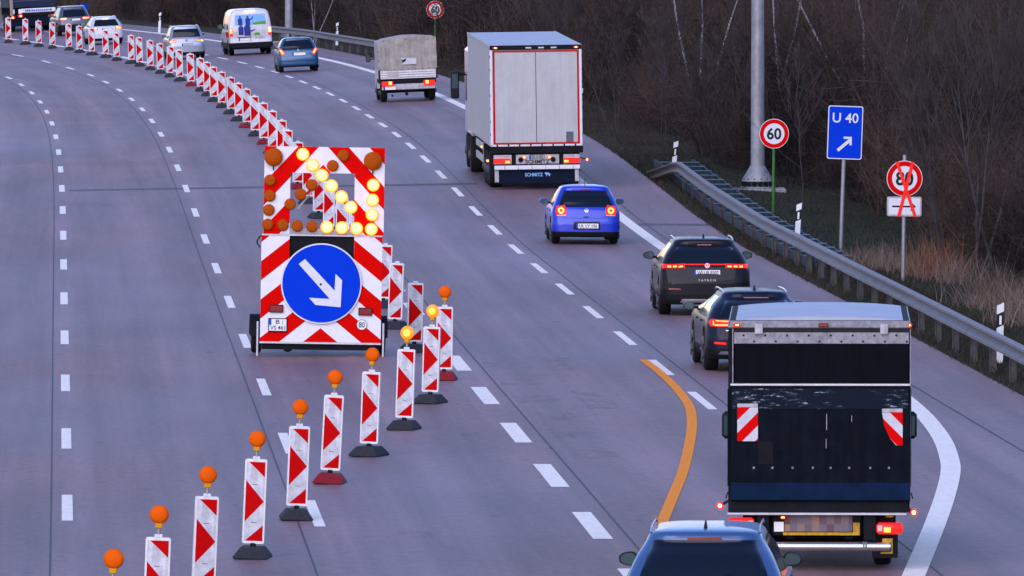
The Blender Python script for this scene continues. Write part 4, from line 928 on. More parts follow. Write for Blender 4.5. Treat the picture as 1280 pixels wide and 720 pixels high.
# petrol blue small car
t, sh, pr = make_car(dict(name='small_car', label='petrol blue small hatchback between the white van and the canvas pickup', cat='car', H=1.40, L=3.9, w=.82, paint='teal', wr=.30, ya=.65, yb=.75, hood=.86,
    rear=rearprof(1.40, .82, .2, .36, .60, .66, .93), screen=(.93, .62, 1.28, .535), bumper=.26, plate=(.03, .73, None), mirror='black', badge=(.02, .90, .04), rod=False, brake3=(1.30, .1, 'tailoff'), wiper=False,
    lights=[([(.52, .76), (.66, .66), (.75, .80), (.78, .97), (.70, .98), (.60, .84)], 'tail', [([(.58, .76), (.64, .72), (.72, .83), (.75, .92), (.69, .92)], 'tailor')])],
    panels=[('bumper_seam', [(-.7, .43), (.7, .43), (.7, .445), (-.7, .445)], 'navy', .006)]))
set_on_road(t, 373, 89.6, .65)
# silver van-like family car
t, sh, pr = make_car(dict(name='family_car', label='silver family car with glowing orange tail lights behind the beacon row', cat='car', H=1.66, L=4.5, w=.895, paint='silver', wr=.32, ya=.75, yb=.90, hood=1.0,
    rear=rearprof(1.66, .895, .2, .30, .68, .80, 1.08), screen=(1.10, .70, 1.50, .60), bumper=.36, plate=(.03, .72, None, 1), vw=(0, .93, .055, 'ink'), rails='silver', fin=False, wiper=False,
    lights=[([(.50, .86), (.84, .84), (.86, .97), (.50, .98)], 'tail', [([(.52, .885), (.66, .88), (.66, .945), (.52, .95)], 'tailor'), ([(.70, .88), (.82, .87), (.82, .93), (.70, .94)], 'tailhot')])]))
t.scale = (.90, .90, .90); set_on_road(t, 233, 74, .75)
# white estate
t, sh, pr = make_car(dict(name='estate_car', label='white estate car with all three brake lights glowing behind the beacons', cat='car', H=1.50, L=4.6, w=.895, paint='carwhite', wr=.32, ya=.90, yb=.90, hood=.9,
    rear=rearprof(1.50, .895, .2, .45, .62, .72, .98), screen=(.99, .68, 1.34, .56), bumper=.34, plate=(.03, .80, None), rails='silver', rr=.24, vw=(.02, .90, .05, 'chrome'), brake3=(1.38, .16, 'tailhot'), wiper=False,
    lights=[([(.46, .80), (.84, .80), (.85, .95), (.50, .96)], 'tail', [([(.52, .83), (.76, .82), (.76, .92), (.54, .93)], 'tailhot')])]))
t.scale = (.90, .90, .90); set_on_road(t, 132, 55.2, .90)
# dark grey-blue SUV far left
t, sh, pr = make_car(dict(name='suv', label='dark grey-blue SUV braking between the far truck and the white estate', cat='car', H=1.66, L=4.7, w=.93, paint='wgrey', wr=.37, ya=.90, yb=.95, tw=.24, hood=1.02,
    rear=rearprof(1.66, .93, .22, .46, .68, .80, 1.06), screen=(1.06, .66, 1.45, .58), bumper=.62, plate=(.05, .90, None), rails='chrome', rr=.26, brake3=(1.48, .14, 'tailoff'), wiper=False,
    lights=[([(.44, .90), (.86, .90), (.87, 1.03), (.44, 1.04)], 'tail', [([(.48, .94), (.80, .94), (.80, .99), (.48, 1.0)], 'tailhot')])]))
t.scale = (.90, .90, .90); set_on_road(t, 92, 44, .90)

# ------------------------------------------------------------------ white panel van with picture on the rear doors
def van():
    H = 2.05; w = .96; L = 5.0
    rear = [(.28, w - .05, .03), (.36, w, .0), (.55, w, .0), (.62, w, .04), (1.1, w, .05), (1.35, w - .02, .07), (1.75, w - .09, .10), (1.90, w - .13, .12), (1.98, w - .20, .15), (2.03, w - .32, .25), (H, w - .5, .45)]
    t = thing('panel_van', 'white van with a picture of people in blue on its rear doors', 'van')
    front = [(.28, L - .1), (.45, L), (.85, L - .02), (1.0, L - .25), (1.12, L - .75), (1.6, L - 1.25), (1.9, L - 1.55), (2.0, L - 1.8), (H, L - 2.0)]
    sh = Shell(rear, front, .09, .3, .03); body = sh.loft(.28, H).build('body', M['carwhite'], t); cut_arches(body, L, .34, .95, L - .95, w); body.data.shade_smooth(); body.data.set_sharp_from_angle(angle=R(35))
    pr = lambda x, z, off: (x, sh.rear_y(x, z) - off, z)
    bb = sh.loft(.28, .56, .03).build('bumper', M['black'], t); cut_arches(bb, L, .34, .95, L - .95, w)
    for sg in (-1, 1):
        o = patch([(sg * a, z) for a, z in [(.80, .86), (.93, .86), (.93, 1.22), (.80, 1.22)]], pr, .03, 6, 6).build('tail_light', M['tail'], t, 50)
        patch([(sg * a, z) for a, z in [(.82, .98), (.92, .98), (.92, 1.20), (.82, 1.20)]], pr, .036, 4, 4).build('light_element', M['tailhot' if sg > 0 else 'tailor'], o, 50)
        side_mirror(t, sg, w + .02, L - 1.5, 1.25, M['black'], 1.15, 1.5); wheel(t, sg * (w - .13), .95, .34, .22, sg); wheel(t, sg * (w - .13), L - .95, .34, .22, sg)
        ps = lambda a, z, off, sg=sg: (sg * (sh.side_x(a, z) + off), a, z)
        patch([(L - 2.2, 1.15), (L - 1.25, 1.15), (L - 1.6, 1.75), (L - 2.2, 1.75)], ps, .006, 5, 6).build('side_window', M['glass'], t)
        patch([(.55, 1.15), (1.5, 1.15), (1.5, 1.75), (.55, 1.75)], ps, .006, 5, 6).build('side_window', M['glass'], t)
        patch([(.3, .8), (2.0, .8), (2.0, 1.05), (.3, 1.05)], ps, .004, 3, 6).build('side_graphic', M['redflat'], t)
        patch([(sg * .02 - .004, .6), (sg * .02 + .004, .6), (sg * .02 + .004, 1.85), (sg * .02 - .004, 1.85)], pr, .002, 6, 1).build('door_seam', M['black'], t)
    patch(quadp(1.93, .23, 1.99, .22, .01), pr, .03, 3, 6).build('high_brake_light', M['tailhot'], t)
    patch([(-.68, 1.32), (.72, 1.32), (.68, 1.80), (-.66, 1.80)], pr, .004, 8, 16).build('picture_sky', M['skyblue'], t)
    patch([(-.68, 1.30), (.72, 1.30), (.71, 1.34), (-.68, 1.34)], pr, .005, 2, 16).build('picture_edge', M['carwhite'], t)
    patch([(.12, 1.34), (.72, 1.34), (.71, 1.50), (.40, 1.47), (.10, 1.43)], pr, .008, 4, 10).build('picture_meadow', M['grassgreen'], t)
    patch([(.14, .87), (.44, .87), (.42, .95), (.30, 1.00), (.18, .96)], pr, .008, 4, 8).build('picture_meadow', M['grassgreen'], t)
    def fig(cx, cz, s):
        patch([(cx - .11 * s, cz - .42 * s), (cx + .12 * s, cz - .42 * s), (cx + .13 * s, cz - .05 * s), (cx + .06 * s, cz), (cx - .06 * s, cz), (cx - .13 * s, cz - .06 * s)], pr, .011, 5, 5).build('picture_figure', M['figblue'], t)
        patch(disc(cx, cz + .06 * s, .055 * s), pr, .014, 4, 4).build('picture_figure', M['figblue'], t)
    fig(-.44, 1.66, .8); fig(-.10, 1.66, .85); fig(-.42, 1.30, .95); fig(-.14, 1.34, 1.15)
    patch([(.0, 1.55), (.10, 1.58), (.17, 1.72), (.13, 1.73), (.06, 1.63), (.0, 1.60)], pr, .012, 4, 4).build('picture_figure', M['figblue'], t)
    patch([(-.0, 1.02), (.24, 1.12), (.24, 1.15), (-.0, 1.10)], pr, .012, 3, 6).build('picture_figure', M['figblue'], t)
    patch([(.18, .70), (.66, .70), (.66, .83), (.18, .83)], pr, .003, 3, 6).build('lower_panel', M['lightgrey'], t)
    plate(t, -.28, .70, sh.rear_y(-.28, .70) - .01, None, w=.50); MB().cbox(-.58, .02, sh.rear_y(0, .8) - .03, sh.rear_y(0, .8) + .01, .785, .815, .005).build('handle_bar', M['ink'], t)
    MB().box(-.7, .7, .3, L - .5, .26, .30).build('underbody', M['chassis'], t)
    set_on_road(t, 312.5, 68.2, .95)
van()

# ------------------------------------------------------------------ heavy vehicles
def truck_wheel(t, x, y, r=.50, w=.30, sg=1): 
    o = MB().lathe([(r - .10, -w/2), (r - .015, -w/2 + .02), (r, -w/2 + .05), (r, w/2 - .05), (r - .015, w/2 - .02), (r - .10, w/2)], c=(x, y, r), axis='x', n=28).build('wheel', M['rubber'], t, 50)
    f = sg * w / 2; MB().lathe([(r * .55, f - sg * .04), (r * .55, f + sg * .002), (r * .3, f - sg * .03), (r * .2, f + sg * .05), (.04, f + sg * .05)], c=(x, y, r), axis='x', n=20).build('rim', M['rim'], o, 40)
def lamp(t, x0, x1, z0, z1, y, hot, nm='tail_light', base='tail', hotm='tailor'):
    o = MB().cbox(x0, x1, y - .05, y, z0, z1, .012).build(nm, M[base], t)
    if hot: MB().cbox(hot[0], hot[1], y - .056, y - .0505, hot[2], hot[3], .002).build('light_element', M[hotm], o)
    return o
def marker(t, x, z, y, r=.035, arm=None):
    if arm is not None: MB().cyl((arm, y + .02, z + .06), (x, y + .02, z), .018).build('rubber_arm', M['ink'], t)
    MB().lathe([(r * 1.3, -.03), (r * 1.3, .03)], c=(x, y, z), n=16).build('marker_lamp', M['tail'], t); MB().lathe([(r * .75, -.04), (r * .75, -.031)], c=(x, y, z), n=12).build('marker_bulb', M['tailhot'], t)
def semi():
    t = thing('semi_trailer_truck', 'tall white box semi-trailer truck with red-framed rear doors', 'truck')
    w = 1.275; zf0 = 1.20; zt = 3.98; L = 13.6; x = w
    MB().cbox(-x, x, .03, L, zf0, zt, .03).build('box_body', M['box'], t)
    MB().cbox(-x + .02, x - .02, .06, L - .02, zt - .004, zt + .018, .008).build('roof_skin', M['boxroof'], t)
    b = MB()
    for s_ in (-1, 1): b.cbox(*sorted((s_ * (x - .02), s_ * (x + .012))), .0, L, zf0 + .0, zf0 + .10, .004); b.cbox(*sorted((s_ * (x - .03), s_ * (x + .01))), .02, L, zt - .09, zt + .03, .006)
    b.build('side_rails', M['lightgrey'], t)
    b = MB(); 
    for s_ in (-1, 1): b.cbox(*sorted((s_ * (x - .075), s_ * (x + .004))), -.03, .05, zf0, zt - .10, .012)
    b.cbox(-x, x, -.03, .05, zf0 - .005, zf0 + .055, .008); b.build('rear_frame', M['white'], t)
    b = MB()
    for s_ in (-1, 1):
        for k in range(7): b.box(*sorted((s_ * (x - .0), s_ * (x + .012))), -.04, .04, zf0 + .3 + k * .36, zf0 + .36 + k * .36)
        for k in range(8): b.box(-x + .16 + k * .31, -x + .20 + k * .31, -.036, -.031, zf0 - .0, zf0 + .05)
    b.build('door_hinges', M['chassis'], t)
    o = MB().cbox(-x, x, -.05, .10, zt - .10, zt + .02, .01).build('top_beam', M['chassis'], t)
    for xx in (-.2, .15, .5): MB().cbox(xx - .08, xx + .08, -.058, -.051, zt - .07, zt - .03, .003).build('clearance_light', M['clear'], o)
    for s_ in (-1, 1): lamp(t, s_ * 1.12 - .07, s_ * 1.12 + .07, zt - .07, zt - .02, -.055, (s_ * 1.12 - .03, s_ * 1.12 + .03, zt - .06, zt - .03), 'top_lamp', hotm='tailhot')
    dx = 1.155
    for s_ in (-1, 1):
        MB().cbox(*sorted((s_ * .006, s_ * dx)), -.045, -.0, zf0 + .09, zt - .14, .008).build('rear_door', M['box'], t)
    b = MB(); r0, r1, c0, c1 = dx - .01, dx + .032, zf0 + .06, zt - .13; y0, y1 = -.052, -.0455
    for s_ in (-1, 1): b.box(*sorted((s_ * r0, s_ * r1)), y0, y1, c0, c1)
    b.box(-r0, r0, y0, y1, c0, c0 + .04); b.box(-r0, r0, y0, y1, c1 - .04, c1); b.build('red_outline_tape', M['red'], t)
    MB().cbox(.82, 1.02, -.058, -.046, zf0 + .105, zf0 + .39, .004).build('document_box', M['wgrey'], t)
    MB().box(-.003, .003, -.0465, -.0455, zf0 + .09, zt - .14).build('door_gap', M['chassis'], t)
    # rear underrun
    MB().cbox(-1.27, 1.29, -.02, .25, zf0 - .20, zf0 - .01, .012).build('rear_sill', M['chassis'], t)
    MB().cbox(-1.16, 1.2, .1, .35, .62, zf0 - .2, .01).build('light_carrier', M['chassis'], t)
    for a, c in ((-1.20, -.70), (-.58, .62), (.74, 1.20)): MB().cbox(a, c, .03, .09, .70, .96, .008).build('light_panel', M['lightgrey'], t)
    for s_ in (-1, 1): lamp(t, *sorted((s_ * .74, s_ * 1.20)), .72, .86, .03, (s_ * .82 - .06, s_ * .82 + .06, .735, .80), hotm='tailor')
    for s_ in (-1, 1):
        marker(t, s_ * .35, .89, .02, .04)
        MB().lathe([(.07, -.03), (.07, 0)], c=(s_ * .45, .02, .82), n=16).build('coupling_socket', M['chassis'], t)
    plate(t, .0, .895, .02, 'SK P 456', w=.40, h=.09, dim=True)
    text('side_lettering', 'SCHMITZ', .02, .765, .11, .024, M['ink'], t, width=.68, bold=.035)
    b = MB(); b.cbox(-1.18, 1.20, -.0, .10, .55, .665, .01); b.build('underrun_bar', M['white'], t)
    b = MB(); 
    for k in range(6): b.box(-.9 + k * .38, -.89 + k * .38, -.004, -.001, .555, .66)
    b.build('bar_joints', M['ink'], t)
    MB().box(-1.16, 1.18, .12, .13, .16, .56).build('spray_flap', M['navyflap'], t)
    for s_ in (-1, 1): MB().cbox(*sorted((s_ * 1.06, s_ * 1.17)), .08, .118, .20, .54, .006).build('flap_edge', M['lightgrey'], t)
    text('flap_lettering', 'SCHMITZ', -.08, .40, .10, .115, M['skyblue'], t, width=.50, bold=.03)
    b = MB(); ex, ez = .28, .41      # small walking-animal mark after the word
    b.prism([(ex - .07, ez + .03), (ex - .02, ez + .055), (ex + .06, ez + .03), (ex + .10, ez), (ex + .07, ez - .07), (ex + .045, ez - .02), (ex + .0, ez - .02), (ex - .01, ez - .075), (ex - .03, ez - .01)], .112, .117)
    b.build('animal_mark', M['skyblue'], t)
    marker(t, -1.36, .80, .25, .035, -1.2); marker(t, 1.40, .80, .1, .035, 1.2)
    marker(t, -1.285, 1.0, 5.4, .03)
    # running gear
    for y in (1.9, 3.21, 4.52):
        for s_ in (-1, 1): truck_wheel(t, s_ * 1.06, y, .50, .38, s_)
    b = MB(); b.box(-.5, -.38, .3, L - .2, .80, zf0); b.box(.38, .5, .3, L - .2, .80, zf0); b.cyl((-1.1, 1.9, .5), (1.1, 1.9, .5), .09); b.cyl((-1.1, 3.21, .5), (1.1, 3.21, .5), .09); b.cyl((-1.1, 4.52, .5), (1.1, 4.52, .5), .09)
    for s_ in (-1, 1): b.box(s_ * .45 - .08, s_ * .45 + .08, 10.0, 10.2, .25, zf0)
    b.build('chassis_frame', M['chassis'], t)
    for s_ in (-1, 1):
        b = MB(); b.cbox(*sorted((s_ * 1.20, s_ * 1.25)), 5.6, 9.6, .55, .75, .01); b.cbox(*sorted((s_ * 1.20, s_ * 1.25)), 5.6, 9.6, .90, 1.1, .01); b.build('side_guard', M['lightgrey'], t)
        MB().box(*sorted((s_ * .88, s_ * 1.24)), 5.15, 5.17, .3, 1.1).build('mud_flap', M['ink'], t)
        MB().cbox(*sorted((s_ * .95, s_ * 1.24)), 5.25, 5.5, .45, 1.12, .02).build('tool_box', M['lightgrey'], t)
    # tractor
    o = MB().cbox(-1.24, 1.24, L + .75, L + 2.95, .95, 3.55, .12).build('cab', M['carwhite'], t)
    MB().cbox(-1.1, 1.1, L + .8, L + 2.6, 3.5, 3.85, .12).build('wind_deflector', M['carwhite'], o)
    MB().cbox(-1.22, 1.22, L + .9, L + 3.0, .35, .95, .05).build('cab_skirt', M['chassis'], t)
    MB().box(-.45, .45, L - 4.2, L + 1.0, .7, .95).build('tractor_frame', M['chassis'], t)
    for s_ in (-1, 1):
        truck_wheel(t, s_ * 1.02, L - 1.35, .52, .55, s_); truck_wheel(t, s_ * 1.08, L + 2.25, .52, .32, s_)
        m_ = MB().cbox(*sorted((s_ * 1.42, s_ * 1.66)), L + 2.6, L + 2.85, 2.0, 2.8, .04).build('side_mirror', M['ink'], t); MB().cbox(*sorted((s_ * 1.45, s_ * 1.63)), L + 2.592, L + 2.599, 2.3, 2.72, .002).build('mirror_glass', M['mirror'], m_)
        MB().cyl((s_ * 1.2, L + 2.75, 2.72), (s_ * 1.5, L + 2.72, 2.72), .05).build('mirror_arm', M['ink'], t)
        MB().cbox(*sorted((s_ * 1.245, s_ * 1.252)), L + 1.7, L + 2.75, 1.95, 2.75, .002).build('side_window', M['glass'], t)
    t.scale = (.957, .957, .957); set_on_road(t, 667, 233.0, 1.9, None, R(.35))
semi()
def box_truck():
    t = thing('box_truck', 'dirty black box truck with raised tail lift and striped warning flags', 'truck')
    s_ = 99.8; Z = lambda py: (705 - py) / s_; X = lambda px: (px - 1024) / s_; w = 1.125
    L = 4.6; ys = -0.0
    MB().cbox(-w, w, .0, L, Z(632), Z(395), .02).build('box_body', M['bdoor'], t)
    # bowed roof
    n = 16; prof = [(-w + 2 * w * i / n, Z(396) + .055 * (1 - abs(-1 + 2 * i / n) ** 2.6)) for i in range(n + 1)]
    b = MB(); b.prism([(-w, Z(396) - .02)] + prof + [(w, Z(396) - .02)], .02, L); b.build('bowed_roof', M['boxroof'], t, 40)
    b = MB(); b.cbox(-w - .01, w + .01, -.07, .03, Z(404.5), Z(395.5), .012); b.build('top_rail', M['galv'], t)
    MB().cbox(-w + .01, w - .01, -.05, -.0, Z(409.5), Z(404.8), .004).build('gutter', M['ink'], t)
    for px in (949, 1104): MB().cbox(X(px) - .05, X(px) + .05, -.10, -.052, Z(412), Z(399), .01).build('latch', M['lightgrey'], t)
    for a, c, k in ((917, 926, 'tailhot'), (1023, 1035, None), (1132, 1138.5, 'tailhot')): lamp(t, X(a) + (.02 if a > 1100 else 0), X(c), Z(403), Z(398), -.072, None if not k else (X(a) + .03, X(c) - .02, Z(401.5), Z(399.5)), 'top_lamp', base='tail' if k else 'tailoff', hotm='tailhot')
    MB().cbox(1.13, 1.19, .0, .10, Z(404), Z(395), .02).build('side_marker', M['ink'], t)
    b = MB(); b.cbox(X(918), X(1135), -.045, .0, Z(424), Z(409.6), .006)
    for k in range(8):
        for q, zz in ((0, 413.5), (13, 421)): b.lathe([(.014, -.052), (.014, -.046)], c=(X(930 + k * 27 + q), 0, Z(zz)), n=8, m=1)
    b.build('ribbed_strip', [M['galv'], M['ink']], t)
    MB().cbox(X(919), X(1134), -.03, .0, Z(474), Z(424.3), .004).build('roller_door', M['bdoor'], t)
    b = MB(); b.cbox(-w - .005, X(918.5), -.05, .02, Z(634), Z(405), .006); b.cbox(X(1134.5), w + .005, -.05, .02, Z(634), Z(405), .006); b.build('corner_posts', M['chassis'], t)
    b = MB(); b.box(X(916.2), X(917.4), -.056, -.0505, Z(634), Z(405)); b.box(X(1136), X(1137), -.056, -.0505, Z(634), Z(405)); b.build('edge_trim', M['galv'], t)
    for s in (-1, 1): MB().cbox(*sorted((s * (w - .02), s * (w + .015))), -.055, -.051, Z(600), Z(480), .001).build('scuffed_edge', M['bplat'], t)
    # tail lift platform folded upright
    o = MB().cbox(X(914), X(1136.5), -.16, -.06, Z(618), Z(474.5), .012).build('lift_platform', M['bplat'], t)
    MB().cbox(X(914), X(1136.5), -.165, -.055, Z(475.5), Z(472.8), .004).build('platform_lip', M['alu'], o)
    MB().cbox(X(916), X(1134), -.168, -.1605, Z(504), Z(479), .002).build('scuffed_band', M['scuff'], o)
    MB().cbox(X(914.5), X(1136), -.166, -.1605, Z(617), Z(595.5), .002).build('blue_band', M['bband'], o)
    MB().cbox(X(948), X(967), -.168, -.1605, Z(573), Z(545), .006).build('hatch', M['chassis'], o)
    b = MB()
    for px in (943, 966, 991, 1016, 1038, 1061, 1087, 1110): b.cbox(X(px) - .013, X(px) + .013, -.170, -.1605, Z(578.4), Z(575.6), .002)
    b.build('tie_points', M['steel'], o)
    b = MB(); b.box(X(1033) - .004, X(1033) + .004, -.1625, -.1605, Z(530), Z(510)); b.box(X(1032.5) - .004, X(1032.5) + .003, -.1625, -.1605, Z(553), Z(541)); b.box(X(1064) - .003, X(1064) + .003, -.1625, -.1605, Z(520), Z(512)); b.build('scratches', M['lightgrey'], o)
    # warning flags
    def flag(poly, flip):
        z1 = max(p[1] for p in poly); x0 = min(p[0] for p in poly); x1 = max(p[0] for p in poly)
        f = MB().prism(poly, -.182, -.170, 0).build('warning_flag', M['paper'], t)
        f2 = MB(); per = .16
        for k in range(-3, 6):
            q = clip(poly, (1 if flip else -1) * 1.0, 1, ((x1 if flip else -x0) + z1) - per * (2 * k) - .0)
            q = clip(q, -(1 if flip else -1) * 1.0, -1, -(((x1 if flip else -x0) + z1) - per * (2 * k + 1))) if len(q) > 2 else q
            if len(q) > 2: f2.prism(q, -.186, -.1825, 0)
        if f2.v: f2.build('red_stripes', M['redflat'], f)
        MB().cbox(x0, x1, -.19, -.165, z1, z1 + .045, .004).build('flag_rail', M['lightgrey'], f)
    flag([(X(922.5), Z(544)), (X(948), Z(544)), (X(948), Z(502)), (X(922.5), Z(502))], False)
    flag([(X(1119), Z(549)), (X(1127), Z(549)), (X(1127), Z(508)), (X(1101.5), Z(508)), (X(1104), Z(524)), (X(1111), Z(540))], True)
    # under the box
    MB().cbox(X(912), X(1134), -.09, .02, Z(632.5), Z(618.5), .006).build('lift_beam', M['chassis'], t)
    MB().cbox(X(910), X(1132), -.13, -.03, Z(636), Z(632.8), .008).build('lift_rail', M['alu'], t)
    for px in (953, 1085): b = MB(); b.cbox(X(px) - .06, X(px) + .06, -.06, .10, Z(668), Z(622), .01); b.cyl((X(px) + .07, -.07, Z(668)), (X(px) + .07, -.07, Z(618)), .02); b.build('lift_arm', M['chassis'], t)
    MB().cbox(X(966), X(1076), .0, .05, Z(662), Z(634), .01).build('plate_board', M['chassis'], t)
    MB().box(X(979), X(1074), -.012, -.002, Z(661.5), Z(658)).box(X(1066), X(1074), -.012, -.002, Z(658), Z(646)).build('yellow_rail', M['yellowdirt'], t)
    MB().box(X(981), X(1065), -.008, -.002, Z(657), Z(636.5)).build('plate_mosaic', M['blur'], t)
    MB().box(X(968), X(980), -.008, -.002, Z(657), Z(645)).build('type_label', M['plate'], t)
    for c in (927, 1111):
        sg = -1 if c < 1000 else 1; Z = lambda py, k=(0 if c > 1000 else 6): (705 - py + k) / s_
        o = MB().cbox(X(c) - .165, X(c) + .165, -.07, -.0, Z(660), Z(645.5), .03).build('tail_light', M['tail'], t, 50); MB().cbox(X(c) - sg*.02 - .05, X(c) - sg*.02 + .035, -.078, -.0705, Z(657.5), Z(651), .004).build('light_element', M['tailor'], o)
        MB().cbox(X(c) - sg * .12 - .03, X(c) - sg * .12 + .03, -.078, -.0705, Z(656), Z(649), .004).build('clear_element', M['clear'], o)
        MB().cbox(X(c) - .05, X(c) + .05, -.03, .0, Z(646) + .07, Z(635), .004).build('label_plate', M['yellowdirt'], t)
    Z = lambda py: (705 - py) / s_
    lamp(t, X(976), X(982), Z(641), Z(637.5), -.01, (X(977), X(981), Z(640), Z(638.3)), 'plate_lamp', hotm='tailhot')
    MB().cyl((X(938), -.12, Z(675)), (X(1112), -.12, Z(675)), .055, n=20).build('bumper_tube', M['chrome'], t, 40)
    b = MB(); 
    for px in (1079, 1082, 953, 956): b.lathe([(.065, -.012), (.065, .012)], c=(X(px), -.12, Z(675)), axis='x', n=20)
    b.build('tube_clamps', M['steel'], t)
    b = MB(); b.cbox(X(1102), X(1114), -.10, -.06, Z(670), Z(665), .004); b.cbox(X(1100), X(1114), -.08, -.06, Z(684), Z(681.5), .003); b.cbox(X(1113), X(1115), -.08, -.06, Z(684), Z(665), .003); b.build('reflector_bracket', M['yellowdirt'], t)
    marker(t, X(901), Z(624.5), -.08, .035, X(912)); marker(t, X(1141), Z(632.5), -.08, .035, X(1132))
    for s in (-1, 1):
        truck_wheel(t, s * .79, 1.15, .35, .24, s); truck_wheel(t, s * .82, L + 1.1, .35, .22, s)
        MB().box(*sorted((s * .66, s * .98)), .55, .57, Z(693), Z(660)).build('mud_flap', M['ink'], t)
        m_ = MB().cbox(*sorted((s * 1.11, s * 1.26)), L + .95, L + 1.15, Z(571), Z(536), .04).build('side_mirror', M['ink'], t, 50)
        MB().cbox(*sorted((s * 1.13, s * 1.235)), L + .943, L + .949, Z(567), Z(541), .002).build('mirror_glass', M['mirror'], m_); MB().cyl((s * .9, L + 1.05, Z(555)), (s * 1.15, L + 1.05, Z(555)), .03).build('mirror_arm', M['ink'], t)
        MB().cyl((s * 1.10, -.02, Z(618)), (s * 1.135, -.03, Z(608)), .008).cyl((s * 1.135, -.03, Z(608)), (s * 1.16, -.03, Z(616)), .008).build('cable_loop', M['ink'], t)
    b = MB(); b.box(-.42, -.32, .1, L + 1.2, .38, .60); b.box(.32, .42, .1, L + 1.2, .38, .60); b.box(-.95, .95, .1, .2, .45, .72); b.cyl((-.8, 1.15, .35), (.8, 1.15, .35), .07); b.build('chassis_frame', M['chassis'], t)
    MB().cbox(-.98, .98, L + .1, L + 1.9, .40, 2.25, .15).build('cab', M['navy'], t, 40)
    set_on_road(t, 1024, 706, 1.15, R(-1.65))
def scuff_mat():
    m = bpy.data.materials.new('scuffed_black'); m.use_nodes = True; n = m.node_tree; b = n.nodes['Principled BSDF']; v = N(n, 'ShaderNodeTexCoord').outputs['Object']
    a = noise(n, v, 1, 6, .8, (5, 1, 26)); c = noise(n, v, 2.0, 3, .6)
    k = ramp(n, a, .56, (0, 0, 0, 1), .64, (1, 1, 1, 1)); k = mix(n, k, ramp(n, c, .42, (0, 0, 0, 1), .55, (1, 1, 1, 1)), 1.0, 'MULTIPLY')
    col = mix(n, (.006, .011, .02, 1), (.40, .45, .55, 1), k); n.links.new(col, b.inputs['Base Color']); b.inputs['Roughness'].default_value = .6; b.inputs['Specular IOR Level'].default_value = .05; return m
M['scuff'] = scuff_mat()
box_truck()
